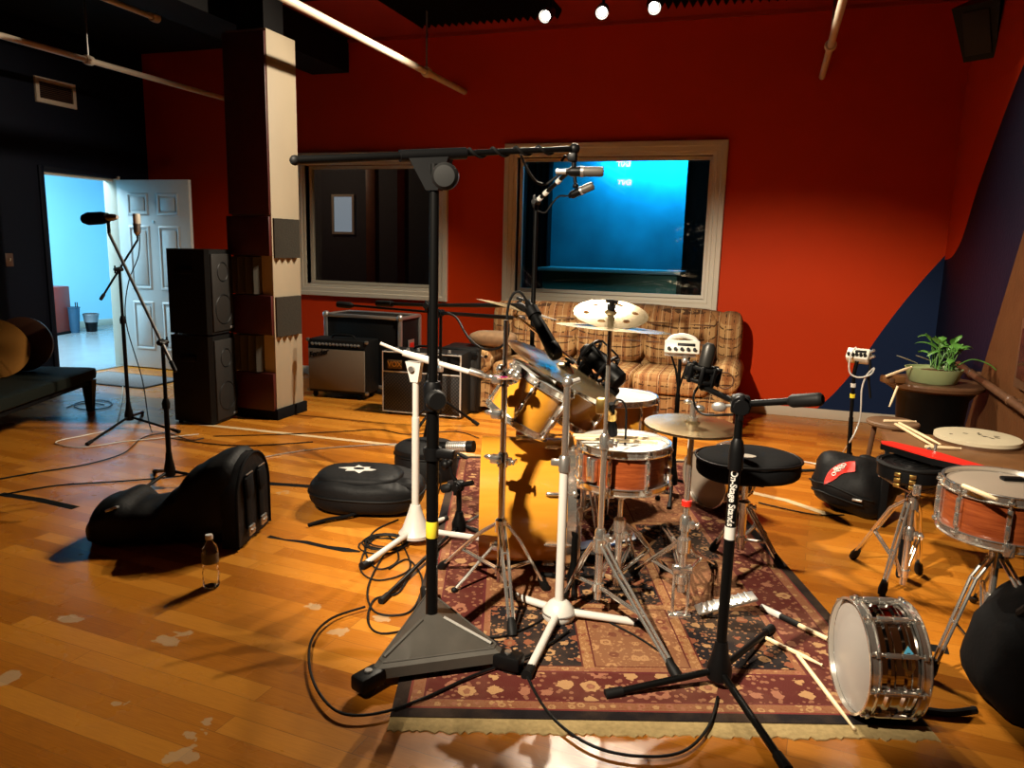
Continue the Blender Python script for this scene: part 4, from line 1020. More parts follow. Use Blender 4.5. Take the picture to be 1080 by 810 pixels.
for k in range(8):
    a=PI/8+k*PI/4; m=O@RZ(a)@Tr(BR,0,0); mb=MB(m)
    for z in (BD*.22,): mb.box((.010,0,z),(.02,.016,.05),.005); mb.cyl((.012,0,z-.03),(.012,0,z+.03),.006,seg=8)
    lg=t.p('lug',mb,M['chrome'])
    mb=MB(m)
    for z,s in ((0,-1),): mb.cyl((.014,0,z-s*.09),(.014,0,z+s*.02),.0035,seg=8); mb.box((.012,0,z+s*.006),(.026,.022,.016),.003)
    t.p('tension_claw',mb,M['chrome'],lg)
for sgn in (1,-1):
    o=bc-KU*BD*.32+KV*(-sgn)*BR*.86+V((0,0,-.12)); f=bc-KU*(BD*.32+.16)+KV*(-sgn)*(BR+.10); f.z=RUGZ+.008
    mb=MB(); mb.tube([o,f],.007,8); mb.box(o,(.04,.04,.05),.006); sp=t.p('spur',mb,M['chrome'])
    mb=MB(); mb.ball(f,.013,10); t.p('rubber_tip',mb,M['rubber'],sp)
mb=MB(); tp=bc+V((0,0,BR)); mb.box(tp+V((0,0,.012)),(.09,.09,.03),.006,RZ(rugdir)); mb.cyl(tp,tp+V((0,0,.17)),.014); mb.tube([tp+V((0,0,.15))-KV*.11,tp+V((0,0,.15))+KV*.16],.011); t.p('tom_mount',mb,M['chrome'])
# rack toms tilted to the player
tilt=R(31)
tax=(KU*math.sin(tilt)+uz*math.cos(tilt)).normalized()
tux=(KU*math.cos(tilt)-uz*math.sin(tilt)).normalized()
def rack(px,py,y,r,h,label,lugs=6):
    c=at(px,py,y); t=T('rack_tom',label,'drum',c-tax*h,'the yellow drum kit')
    drum(t,frame(c-tax*h,tax,tux),r,h,M['yellowshell'],M['drumhead'],M['drumhead'],lugs,a0=.3)
    side=-KV; mb=MB(); m=frame(c-tax*h*.5+KV*r,KV,tax); mb.X=m; mb.box((0,0,.008),(.07,.05,.02),.005); mb.cyl((0,0,.0),(0,0,.06),.011); t.p('mount_bracket',mb,M['chrome'])
    return t
rack(572,402,2.97,.138,.185,'nearer yellow rack tom tilted above the bass drum')
rack(612,409,3.24,.155,.145,'farther yellow rack tom tilted above the bass drum, beside the snare')
# floor tom
c=F(652,419,.60); r=.200
t=T('floor_tom','yellow-brown floor tom with a white head behind the snare drum','drum',(c.x,c.y,0),'the yellow drum kit')
drum(t,Tr(c.x,c.y,.22),r,.38,M['yellowshell'],M['drumhead'],M['drumhead'],8)
for k in range(3):
    a=.6+k*2*PI/3; q=V((c.x+math.cos(a)*(r+.03),c.y+math.sin(a)*(r+.03),0)); q2=V((c.x+math.cos(a)*(r+.07),c.y+math.sin(a)*(r+.07),.02))
    mb=MB(); mb.tube([q+V((0,0,.48)),q+V((0,0,.14)),q2],.006,8); mb.box(q+V((0,0,.36))-V((math.cos(a),math.sin(a),0))*.012,(.04,.04,.06),.006,RZ(a)); lg=t.p('leg',mb,M['chrome'])
    mb=MB(); mb.ball(q2,.016,10); t.p('rubber_foot',mb,M['rubber'],lg)
# snare on its stand
sc_=F(658,468,.63); r=.172
def snare_stand(base,ztop,feet,lab,r,hub=.30,group='snare stands'):
    t=T('snare_stand',lab,'drum stand',(base.x,base.y,0),group)
    chrome_stand(t,base,feet,ztop,[(.28,.014),(ztop-.05,.011)],hub,.09)
    mb=MB(); b=V((base.x,base.y,0)); mb.ball(b+V((0,0,ztop-.055)),.022,12); mb.cyl(b+V((0,0,ztop-.05)),b+V((0,0,ztop-.02)),.018); bk=t.p('basket',mb,M['chrome'])
    for k in range(3):
        a=.4+k*2*PI/3; d=V((math.cos(a),math.sin(a),0))
        mb=MB(); mb.tube([b+V((0,0,ztop-.045)),b+d*(r*.6)+V((0,0,ztop-.03)),b+d*(r+.016)+V((0,0,ztop-.008)),b+d*(r+.024)+V((0,0,ztop+.03))],.007,8); mb.box(b+d*(r+.02)+V((0,0,ztop+.01)),(.014,.03,.045),.005,RZ(a)); t.p('basket_arm',mb,M['chrome'],bk)
    return t
SH=.145
sb=V((sc_.x,sc_.y,0))
stand_top=sc_.z-SH-.012
snare_stand(sb,stand_top,[F(634,590),F(700,604),sb+V((.02,.30,0))],'chrome stand under the wooden snare drum of the kit',r)
t=T('snare_drum','red-brown wooden snare drum with a white head in the middle of the kit','drum',(sb.x,sb.y,sc_.z-SH),'snare drums')
drum(t,Tr(sb.x,sb.y,sc_.z-SH),r,SH,M['bubinga'],M['drumhead'],M['greyhead'],8,snare=True,a0=R(-140))
d1=F(604,459,sc_.z+.030); d2=F(697,463,sc_.z+.012)
stick(d1,d2,'upper of the two drumsticks lying across the white snare head',group='drumsticks on the snare')
stick(F(606,462,sc_.z+.028),F(694,467,sc_.z+.010),'lower of the two drumsticks lying across the white snare head',group='drumsticks on the snare')
# hi-hat
b=F(716,652)
t=T('hi_hat_stand','chrome hi-hat stand with a footboard right of the snare','cymbal stand',b,'drum hardware')
hz=at(716,447,b.y).z
chrome_stand(t,b,[F(668,607),F(752,600),F(700,560)],hz,[(.40,.0145),(hz-.01,.011)],.30,.16)
mb=MB()
for s in (-.028,.028): mb.tube([b+KU*s+V((0,0,.012)),b+KU*s+V((0,0,.20))],.006,8)
mb.box(b+V((0,0,.20)),(.075,.03,.03),.006,RZ(rugdir)); mb.box(b+V((0,0,.014)),(.085,.04,.016),.004,RZ(rugdir)); t.p('lower_frame',mb,M['chrome'])
m=Tr(b)@RZ(rugdir); mb=MB(m@Tr(.05,0,.03)@RY(R(-16))); mb.box((.13,0,.0),(.23,.075,.010),.004)
for k in range(8): mb.box((.045+k*.024,0,.007),(.008,.068,.005),.001)
t.p('footboard',mb,M['steel'])
mb=MB(); mb.cyl(b+V((0,0,hz)),b+V((0,0,hz+.13)),.0035,seg=8); mb.cyl(b+V((0,0,hz+.03)),b+V((0,0,hz+.085)),.012); mb.cyl(b+V((0,0,hz+.012)),b+V((0,0,hz+.03)),.02); mb.ball(b+V((.022,0,hz+.065)),.016,10,(1.3,.5,.8)); mb.ball(b+V((-.02,0,hz+.085)),.013,10,(1.3,.5,.8)); t.p('clutch',mb,M['chrome'])
mb=MB(); mb.lathe([(.011,-.01),(.019,-.01),(.019,.01),(.011,.01)],14,Tr(b+V((0,0,.46)))); t.p('red_band',mb,M['red'],label='red band on the tube')
cn=V((.03,-.02,1))
cymbal(b+V((0,0,hz+.010)),cn,.172,'upper hi-hat cymbal catching blue light right of the snare',M['cymbal'])
cymbal(b+V((0,0,hz-.016)),cn,.172,'lower hi-hat cymbal mostly hidden beneath the blue-lit upper one',M['cymbal'],flip=-1)
# cymbal stand with the vented splash
b=F(629,652)
t=T('cymbal_stand','tall straight cymbal stand carrying the cymbal with round holes','cymbal stand',b,'drum hardware')
ct=at(638,329,b.y); zc=at(637,345,b.y).z
topx=V((at(637,340,b.y).x,b.y,zc))
zA=at(630,560,b.y).z; zB=at(632,460,b.y).z
chrome_stand(t,b,[F(712,716),F(597,640)+V((-.02,.02,0)),F(650,588)],zc,[(zA,.0145),(zB,.012),(ct.z-.05,.008)],.30,.13,.0065)
ct=V((b.x,b.y,ct.z))
n1=(V((.11,-.27,.92))).normalized()
topper(t,ct,n1)
cymbal(ct,n1,.132,'small cymbal with six round holes on top of the straight stand',M['cymbal'],holes=6,bow=.04)
lowc=V((b.x+.01,b.y+.01,at(637,343,b.y).z))
vd=(lowc-CAM).normalized(); nn=(uz-uz.dot(vd)*vd).normalized()
nn=(nn*1+V((.06,-.03,0))).normalized()
cymbal(lowc,nn,.205,'wide cymbal seen edge-on below the small one with holes',M['cymbal'],bow=.05)
# boom stand with the edge-on cymbal at the left
cc=at(547,324,3.45); k0=at(617,388,3.55)
b=V((k0.x+.02,k0.y,0))
cbt=t=T('cymbal_boom_stand','chrome boom cymbal stand behind the rack toms, carrying two cymbals','cymbal stand',b,'drum hardware')
chrome_stand(t,b,three(b,.18,1.2),k0.z,[(.42,.014),(k0.z-.01,.011)],.34,.10)
clutch(t,k0,(k0-cc),M['plastic'],.028,1.2)
d=(cc-k0).normalized(); mb=MB(); mb.tube([k0-d*.12,cc-V((0,0,.05))],.0085,10); bo=t.p('boom_arm',mb,M['chrome'])
mb=MB(); mb.lathe([(0,0),(.032,0),(.038,.01),(.038,.07),(.02,.085),(0,.085)],18,frame(k0-d*.20,d)); t.p('counterweight',mb,M['rubber'],bo)
n2=V((.23,-.015,1)).normalized()
vd=(cc-CAM).normalized(); n2=V((.24,0,.97)); n2=(n2-n2.dot(vd)*vd*.93).normalized()
topper(t,cc,n2)
cymbal(cc,n2,.203,'tilted cymbal seen edge-on left of the blue window stand',M['cymbal'],bow=.06)
# ride cymbal above the toms
rc2=at(596,389,3.18); nr=(KU*math.sin(R(27))+uz*math.cos(R(27))-KV*.05).normalized()
ra=k0+V((0,0,-.13)); mb=MB(); mb.tube([ra,rc2-nr*.05+V((0,.10,-.01)),rc2-nr*.05],.008,8); mb.box(ra,(.045,.05,.04),.008); cbt.p('ride_arm',mb,M['chrome']); topper(cbt,rc2,nr)
cymbal(rc2,nr,.275,'large ride cymbal tilted behind the nearer rack tom',M['cymbal'],bow=.05)
# left straight chrome stand
b=F(527,628)
t=T('cymbal_stand','bare chrome stand rising in front of the left end of the bass drum','cymbal stand',b,'drum hardware')
zt_=at(541,338,b.y).z; z1=at(530,480,b.y).z; z2=at(533,395,b.y).z
chrome_stand(t,b,[F(466,602),F(575,624),F(540,672)],zt_,[(z1,.0145),(z2,.012),(zt_,.009)],.30,.11,.0065)
for zz in (at(531,400,b.y).z,at(531,437,b.y).z,at(529,484,b.y).z):
    mb=MB(); q=b+V((0,0,zz)); mb.box(q+V((-.022,-.01,0)),(.05,.035,.035),.008); mb.ball(q+V((-.055,-.01,.005)),.014,10,(1.5,.5,.8)); t.p('side_clamp',mb,M['chrome'])
mb=MB(); q=b+V((0,0,at(531,398,b.y).z)); 
for dx,dz in ((.03,.02),(.055,.012),(-.01,.035)): mb.ball(q+V((dx,-.02,dz)),.018,12)
mb.tube([q+V((-.02,-.02,.0)),q+V((.06,-.02,.01))],.01,8); t.p('ball_clamp',mb,M['chrome'])
# bass drum pedal
pb=bc+KU*(BD/2+.03); pb.z=RUGZ
t=T('kick_pedal','black bass drum pedal behind the yellow drum on the rug','pedal',pb,'drum hardware')
m=Tr(pb)@RZ(rugdir)
mb=MB(m); mb.box((.14,0,.008),(.30,.10,.012),.003); t.p('base_plate',mb,M['black'])
mb=MB(m@Tr(.03,0,.03)@RY(R(-12))); mb.box((.13,0,.02),(.26,.085,.012),.004); t.p('footboard',mb,simple('dark blue board',(.01,.03,.09),.4))
mb=MB(m)
for s in (-.07,.07): mb.tube([(.02,s,.01),(.02,s,.19)],.010,10)
mb.tube([(.02,-.085,.19),(.02,.085,.19)],.009,10); mb.tube([(.02,0,.19),(-.005,0,.29)],.005,8); t.p('yoke',mb,M['chrome'])
mb=MB(m); mb.lathe([(0,-.03),(.022,-.03),(.024,.0),(.02,.03),(0,.032)],16,frame((-.006,0,.30),(-1,0,.1))); t.p('beater',mb,M['blackmat'])
# black low microphone stand with bent arm in front of the drum
b=F(604,618)
t=T('low_microphone_stand','short black stand with a bent arm before the bass drum shell','microphone stand',b,'low drum microphone stands')
tripod_stand(t,b,three(b,.14,.8),.05,M['black'],.008,.012,.022,hubh=.06)
e=at(558,543,b.y-.02); k=at(598,551,b.y)
mb=MB(); mb.tube(smoothline([b+V((0,0,.10)),b+V((0,0,.20)),(b.x,b.y,k.z-.05),k+V((.004,0,-.01)),k+V((-.03,0,.012)),e]),.013,12); t.p('gooseneck',mb,M['black'])
d=(e-k).normalized(); t2=capsule_mic('kick_microphone','black microphone on the bent arm facing the bass drum shell',e-d*.02,d,.09,.020,M['black'],M['plastic'])
# throne
sc2=F(786,484,.46); b=V((sc2.x+.01,sc2.y,0))
t=T('drum_throne','black padded round drum stool with an oval badge right of the hi-hat','stool',b)
def seatfn(q): 
    return V((q.x*(1-.10*max(0,q.y/.18)),q.y,q.z-(.022*math.exp(-((q.x/.07)**2))*max(0,-q.y/.15) if q.z>0 else 0)))
O=Tr(b.x,b.y,.435)@RZ(R(25))
mb=MB(); mb.super(O,(.232,.195,.060),.45,.85,48,18,seatfn); st_=t.p('seat',mb,M['blackmat'],ang=60)
mb=MB(); mb.tube([O@V((.234*math.copysign(abs(math.cos(a))**.85,math.cos(a))*(1-.1*max(0,math.sin(a))),.197*math.copysign(abs(math.sin(a))**.85,math.sin(a)),.035)) for a in [k*2*PI/48 for k in range(48)]],.006,6,closed=True); t.p('piping',mb,M['plastic'],st_)
q=F(785,481,.503); mb=MB(); mb.lathe([(0,0),(.05,0),(.05,.003),(0,.004)],28,Tr(q)@RZ(R(8))@Matrix.Diagonal((1,.62,1,1))); t.p('badge',mb,M['offwhite'],st_,label='cream oval badge')
mb=MB(); mb.box((b.x,b.y,.365),(.16,.16,.012),.003); t.p('seat_plate',mb,M['black'])
chrome_stand(t,b,[F(752,582),F(822,600),b+V((.10,.26,0))],.37,[(.26,.018),(.37,.014)],.24,.08,.0075)
# tom lying on its side behind the stool
c=F(744,506,.165)
ax_=V((.62,.72,.10)).normalized()
t=T('lying_tom','tom drum lying on its side with its worn head facing out beside the stool','drum',(c.x,c.y,0))
O=frame(c+ax_*.20,-ax_,uz); O.translation=V((c.x,c.y,.170))+ax_*.20
drum(t,O,.152,.20,M['darkshell'],M['mudhead'],M['greyhead'],6)
# ------------------------------------------------------------ the big black studio stand
b=F(455,684)
t=T('studio_boom_stand','heavy black studio boom stand with a triangular wheeled base at the rug edge','microphone stand',b)
cA=F(392,728); cB=F(532,708); cC=F(452,642)
ctr=(cA+cB+cC)/3
def tri(cs,k,z,chop):
    out=[]
    for i in range(3):
        p=ctr+(cs[i]-ctr)*k
        a=ctr+(cs[(i-1)%3]-ctr)*k; c=ctr+(cs[(i+1)%3]-ctr)*k
        for q in (a,c): out.append(p+(q-p)*chop+V((0,0,z)))
    return out
cs=[cA,cB,cC]
mb=MB(); A=tri(cs,1.02,.035,.05); Bv=tri(cs,1.02,.070,.05); Cv=tri(cs,.93,.082,.05); 
LA=[mb.v(p) for p in A]; LB=[mb.v(p) for p in Bv]; LC=[mb.v(p) for p in Cv]
apex=[mb.v(V((b.x,b.y,.135))+V((math.cos(math.atan2(p.y-b.y,p.x-b.x)),math.sin(math.atan2(p.y-b.y,p.x-b.x)),0))*.032) for p in Cv]
for a,c in ((LA,LB),(LB,LC),(LC,apex)):
    for k in range(6): mb.f([a[k],a[(k+1)%6],c[(k+1)%6],c[k]])
mb.f(apex); mb.f(LA[::-1]); bs=t.p('base',mb,M['grey'],ang=20)
mb=MB()
for k in range(0,6,2):
    p=(Cv[k]+Cv[k+1])/2; q=V((b.x,b.y,.135))+((p-V((b.x,b.y,p.z))).normalized())*.03; mb.tube([p.lerp(q,.06)+V((0,0,.002)),p.lerp(q,.9)],.008,6)
t.p('rib',mb,M['grey'],bs)
mb=MB(); mb.tube(Cv,.004,6,closed=True); t.p('edge_bead',mb,M['grey'],bs)
for cn_ in cs:
    d=(cn_-ctr).normalized(); q=ctr+(cn_-ctr)*1.0+d*.012; s=V((-d.y,d.x,0))
    mb=MB(); mb.box(q+V((0,0,.045)),(.10,.06,.05),.01,RZ(math.atan2(d.y,d.x))); cw=t.p('caster_housing',mb,M['plastic'])
    mb=MB(); mb.cyl(q+d*.012-s*.02+V((0,0,.028)),q+d*.012+s*.02+V((0,0,.028)),.0275,seg=18); t.p('wheel',mb,M['rubber'],cw)
    mb=MB(); mb.cyl(q+V((0,0,.07)),q+V((0,0,.076)),.012,seg=12); t.p('axle_bolt',mb,M['steel'],cw)
zc1=at(455,478,b.y).z; pv=at(456,166,b.y); pv.x=b.x; zg=at(455,418,b.y).z
mb=MB(); mb.cyl((b.x,b.y,.12),(b.x,b.y,zg),.0205,seg=20); t.p('lower_tube',mb,M['black'])
mb=MB(); mb.cyl((b.x,b.y,zg),(b.x,b.y,pv.z-.02),.0150,seg=20); t.p('upper_tube',mb,M['black'])
mb=MB(); mb.lathe([(.0205,-.05),(.030,-.045),(.032,.03),(.024,.05),(.0165,.05)],20,Tr(b.x,b.y,zg)); mb.cyl((b.x,b.y-.02,zg),(b.x+.035,b.y-.055,zg),.012); hc=t.p('height_clutch',mb,M['plastic'])
mb=MB(); mb.lathe([(0,0),(.03,0),(.034,.006),(.034,.022),(.028,.03),(0,.03)],16,frame((b.x+.025,b.y-.045,zg),(.7,-.7,0))); t.p('clutch_knob',mb,M['rubber'],hc)
mb=MB(); mb.lathe([(.0205,-.02),(.029,-.02),(.029,.02),(.0205,.02)],20,Tr(b.x,b.y,zc1)); mb.box((b.x+.045,b.y-.005,zc1+.005),(.07,.03,.03),.006); t.p('collar',mb,M['plastic'])
mb=MB(); zy=at(456,558,b.y).z; mb.lathe([(.0205,-.028),(.0215,-.026),(.0215,.02),(.0205,.03)],20,Tr(b.x,b.y,zy)); t.p('yellow_tape',mb,M['yellow'],label='yellow tape band')
# boom head
bl=at(311,169,1.97); br_=at(606,157,2.62); dd=(br_-bl).normalized()
s0=pv.copy(); tpar=(s0-bl).dot(dd); cpt=bl+dd*tpar; off=s0-cpt
bl=bl+V((0,0,0)); 
mb=MB(); mb.tube([bl,cpt+V((0,0,.0))],.0125,14); lt=t.p('boom_arm_rear',mb,M['black'])
mb=MB(); mb.ball(bl,.0155,12); t.p('end_cap',mb,M['rubber'],lt)
mb=MB(); mb.tube([cpt-dd*.03,br_],.0100,14); t.p('boom_arm_front',mb,M['black'])
mb=MB(); mb.tube([cpt-dd*.10,cpt+dd*.12],.0185,14); mb.hexa([cpt+dd*x+V((0,y,-.01)) for x,y in ((-.06,-.022),(.07,-.022),(.07,.022),(-.06,.022))],[V((b.x+x,b.y+y,pv.z-.10)) for x,y in ((-.02,-.02),(.02,-.02),(.02,.02),(-.02,.02))]); hd=t.p('boom_head',mb,M['plastic'])
kq=at(468,186,b.y-.05); mb=MB(); mb.lathe([(0,0),(.036,0),(.041,.008),(.041,.03),(.032,.04),(0,.042)],22,frame(kq+V((0,.02,0)),(.25,-1,0))); t.p('boom_knob',mb,M['rubber'],hd)
mb=MB(); pts=[]
for i in range(80):
    k=i/79; p=cpt.lerp(br_,k*.80+.05); a=k*10*PI; pts.append(p+V((0,math.cos(a)*.0142,math.sin(a)*.0142)))
hp=at(605,180,br_.y); c1=at(560,190,br_.y); c2=at(572,195,br_.y); c3=at(590,182,br_.y)
pts+=[at(545,165,br_.y-.08)+V((0,0,-.03))] if 0 else []
mb.tube(pts,.0042,6); t.p('wrapped_cable',mb,M['rubber'])
mb=MB(); mb.tube([br_,hp+V((0,0,.012))],.008,10); mb.ball(br_,.019,12); mb.box(br_+V((-.006,0,-.028)),(.03,.035,.03),.006); mb.tube([br_+V((-.03,0,-.02)),br_+V((-.045,0,-.04))],.005,8); t.p('swivel',mb,M['plastic'])
h0=at(597,181,br_.y); h1=at(637,181,br_.y+.02)
tm=capsule_mic('overhead_microphone','black cylinder microphone lying level at the end of the big boom',h0,h1-h0,(h1-h0).length,.0165,M['black'],M['grey'],split=.42)
mb=MB(); mb.tube(smoothline([at(549,163,br_.y-.1),at(556,178,br_.y-.05),at(566,192,br_.y),at(576,194,br_.y),at(586,187,br_.y),at(592,183,br_.y),h0]),.0042,8); tm.p('cable',mb,M['rubber'])
mb=MB(); mb.cyl(h0-(h1-h0).normalized()*.035,h0+(h1-h0).normalized()*.01,.009,seg=12); tm.p('connector',mb,M['silver'])
# thin stand behind with small mic
b=V((at(563,300,3.95).x,3.95,0))
t=T('microphone_stand','thin black stand whose arm crosses the blue window up to a small microphone','microphone stand',b,'thin black microphone stands')
tripod_stand(t,b,three(b,.24,.75),.10,M['black'],.009,.014,.026)
kp=at(563,213,b.y); kp.x=b.x
pole(t,b,[(.08,.85,.0165,M['black']),(.83,kp.z-.01,.0125,M['black'])],M['plastic'])
clutch(t,kp,(1,0,.8),M['plastic'],.018,.9)
e=at(605,176,b.y-.15); d=(e-kp).normalized()
boom(t,kp-d*.03,e,.0105,M['black'])
for k in (.28,.62,.1):
    mb=MB(); q=kp.lerp(e,k); mb.tube([q-d*.014,q+d*.014],.0135,12); t.p('cable_tie',mb,M['white'],label='white cable tie')
m0=at(600,207,e.y); m1=at(622,197,e.y)
clip(t,e,at(607,196,e.y),M['plastic'],.015)
tm=capsule_mic('small_microphone','small dark pencil microphone below the level one in front of the blue window',m0,m1-m0,(m1-m0).length+.02,.020,M['black'],M['grey'])
mb=MB(); mb.tube(smoothline([m0,at(590,207,e.y),at(582,215,e.y),at(575,224,e.y),at(567,222,e.y)]),.004,6); tm.p('cable',mb,M['rubber'])
# ------------------------------------------------------------ white boom stand at the left of the kit
b=F(438,572)
t=T('white_boom_stand','white microphone boom stand beside the flat backpack','microphone stand',b,'white microphone stands')
mb=MB(); mb.lathe([(0,.035),(.075,.035),(.078,.05),(.062,.07),(.034,.15),(.024,.185),(0,.19)],24,Tr(b)); t.p('hub',mb,M['white'])
for f in (F(383,600),F(525,574),b+V((.02,.30,0))):
    f=f+V((0,0,.016)); d=(f-b); d.z=0; d.normalize(); mb=MB(); mb.tube([b+d*.05+V((0,0,.06)),f],.0135,12); lg=t.p('leg',mb,M['white'])
    mb=MB(); mb.tube([f-d*.05,f+d*.01],[.0155,.017],12); t.p('rubber_foot',mb,M['rubber'],lg)
kp=at(436,384,b.y); kp.x=b.x-.01
mb=MB(); zj=at(437,440,b.y).z; mb.cyl(b+V((0,0,.18)),(b.x,b.y,zj),.0175,seg=18); t.p('lower_tube',mb,M['white'])
mb=MB(); mb.cyl((b.x,b.y,zj),(b.x,b.y,kp.z-.03),.0145,seg=18); t.p('upper_tube',mb,M['white'])
mb=MB(); mb.hexa([kp+V((x,y,.012)) for x,y in ((-.034,-.016),(.042,-.016),(.042,.016),(-.034,.016))],[V((b.x+x,b.y+y,kp.z-.08)) for x,y in ((-.018,-.018),(.018,-.018),(.018,.018),(-.018,.018))]); hd=t.p('boom_head',mb,M['white'])
mb=MB(); mb.cyl(kp+V((0,-.03,-.02)),kp+V((0,-.018,-.02)),.014); t.p('pivot_bolt',mb,M['steel'],hd)
e0=at(401,362,b.y-.10); e1_=at(531,402,b.y+.02); d=(e1_-e0).normalized()
e_a=at(425,372,b.y-.05)
mb=MB(); mb.tube([e0,e_a],.007,10); mb.tube([e_a,at(462,383,b.y)],[.014,.018],14); mb.tube([at(462,383,b.y),e1_],.0115,12); t.p('boom_arm',mb,M['white'])
mb=MB(); q=at(502,393,b.y+.01); mb.tube([q-d*.03,q+d*.03],.016,12); t.p('boom_joint',mb,M['silver'])
t.p('cable_coil',(lambda mb:(mic_cable_loops(mb,b+V((-.10,-.08,.0)),5,.10),mb)[1])(MB()),M['rubber'])
# ------------------------------------------------------------ white stand in the middle
b=F(589,655)
t=T('white_stand','white microphone stand with a flat three-legged base in the middle of the rug','microphone stand',b,'white microphone stands')
mb=MB(); mb.lathe([(0,.012),(.055,.012),(.062,.025),(.06,.05),(.04,.075),(.026,.085),(0,.085)],24,Tr(b)); hb=t.p('hub',mb,M['white'])
mb=MB(); mb.tube([(b.x+.0605*math.cos(k*PI/16),b.y+.0605*math.sin(k*PI/16),.04) for k in range(32)],.004,6,closed=True); t.p('hub_ring',mb,M['steel'],hb)
for f in (F(539,632),F(681,663),F(556,717)):
    f=f+V((0,0,.02)); d=(f-b); d.z=0; d.normalize(); mb=MB(); mb.tube([b+d*.05+V((0,0,.04)),f],.0145,12); lg=t.p('leg',mb,M['white'])
    mb=MB(); mb.tube([f-d*.045,f+d*.012],[.016,.019],12); t.p('rubber_foot',mb,M['rubber'],lg)
z1=at(590,488,b.y).z; z2=at(592,404,b.y).z
mb=MB(); mb.cyl(b+V((0,0,.08)),(b.x,b.y,z1),.0165,seg=18); t.p('lower_tube',mb,M['white'])
mb=MB(); mb.cyl((b.x,b.y,z1-.02),(b.x,b.y,z2),.0125,seg=18); t.p('upper_tube',mb,M['chrome'],label='chrome upper tube')
mb=MB(); mb.lathe([(.0165,-.03),(.021,-.03),(.021,.02),(.014,.03)],18,Tr(b.x,b.y,z1)); mb.box((b.x-.03,b.y,z1),(.04,.02,.025),.005); t.p('height_clutch',mb,M['steel'])
mb=MB(); mb.ball((b.x,b.y,z2+.004),.02,12); mb.tube([(b.x,b.y,z2),(b.x+.04,b.y+.02,z2+.015)],.009,8); t.p('swivel',mb,M['steel'])
# ------------------------------------------------------------ low black stands left of the bass drum
b=F(484,562)
t=T('low_microphone_stand','short black stand with clamps between the big stand and the bass drum','microphone stand',b,'low drum microphone stands')
tripod_stand(t,b,[F(403,636),b+V((.10,.02,0)),b+V((-.03,.12,0))],.05,M['black'],.009,.013,.03,hubh=.06)
kp=at(484,512,b.y); mb=MB(); mb.cyl(b+V((0,0,.05)),kp,.013,seg=14); t.p('lower_tube',mb,M['black'])
clutch(t,kp,(1,0,0),M['plastic'],.022)
a_=at(470,515,b.y); c_=at(499,509,b.y); boom(t,a_,c_,.012,M['black'],.05)
q=at(474,488,b.y); mb=MB(); mb.tube([kp,at(476,500,b.y),q,at(470,474,b.y)],.011,10); mb.ball(at(470,490,b.y),.026,12); mb.ball(q,.02,12); t.p('swivel',mb,M['plastic'])
h0=at(452,471,b.y); h1=at(499,471,b.y)
tm=capsule_mic('drum_microphone','ribbed grey and black microphone lying level left of the bass drum',h0,h1-h0,(h1-h0).length,.024,M['black'],M['silver'],split=.45)
mb=MB(); d=(h1-h0).normalized(); L=(h1-h0).length
for k in range(8): mb.lathe([(.024,-.002),(.0275,-.001),(.0275,.001),(.024,.002)],18,frame(h0+d*(L*(.48+.045*k)),d))
tm.p('ribs',mb,M['steel']); mb=MB(); mb.cyl(h1-d*.03,h1+d*.004,.0285,seg=20); tm.p('end_cap',mb,M['plastic'])
mb=MB(); mb.tube(smoothline([h0,h0+V((-.03,.01,-.02)),h0+V((-.02,.03,-.09)),h0+V((.05,.03,-.14)),h0+V((.03,.05,-.25)),(h0.x-.02,h0.y,.01)]),.004,6); tm.p('cable',mb,M['rubber'])
# ------------------------------------------------------------ long horizontal booms over the amplifiers
b=F(464,450)
t=T('long_boom_stand','black stand holding the long level boom in front of the amplifiers','microphone stand',b,'long level boom stands')
tripod_stand(t,b,[F(438,442),F(503,449),b+V((-.08,-.26,0))],.22,M['black'],.011,.016,.028)
kp=at(465,330,b.y); kp.x=b.x
pole(t,b,[(.1,at(464,385,b.y).z,.016,M['black']),(at(464,385,b.y).z-.02,kp.z-.01,.012,M['black'])],M['silver'])
clutch(t,kp,(1,0,0),M['plastic'],.024)
e0=at(357,321,b.y-.02); e1_=at(552,336,b.y-1.2)
e1_=at(552,336,3.9)
d=(kp-e0).normalized()
mb=MB(); mb.tube([e0,kp],.0095,12); mb.tube([kp,e1_],.013,12); bo=t.p('boom_arm',mb,M['black'])
mb=MB(); mb.lathe([(0,0),(.022,0),(.026,.012),(.026,.11),(.014,.14),(.0095,.14)],16,frame(e0-d*.01,d)); t.p('counterweight',mb,M['rubber'],bo)
mb=MB(); mb.tube([e1_-(e1_-kp).normalized()*.05,e1_],.014,12); t.p('end_ferrule',mb,M['silver'],bo)
b=V((at(452,400,4.45).x,4.45,0))
t=T('long_boom_stand','black stand mostly hidden behind the big stand holding the upper level boom','microphone stand',b,'long level boom stands')
tripod_stand(t,b,three(b,.26,2.2),.14,M['black'],.010,.015,.028)
kp=at(452,322,b.y); kp.x=b.x
pole(t,b,[(.1,.55,.015,M['black']),(.53,kp.z-.01,.0115,M['black'])],M['plastic'])
clutch(t,kp,(1,0,0),M['plastic'],.024)
e0=at(399,320,b.y+.25); e1_=at(548,322,3.35)
d=(kp-e0).normalized(); mb=MB(); mb.tube([e0,kp,e1_],.012,12); bo=t.p('boom_arm',mb,M['black'])
mb=MB(); mb.tube([e0-d*.01,e0+d*.16],.021,14); t.p('counterweight',mb,M['rubber'],bo)
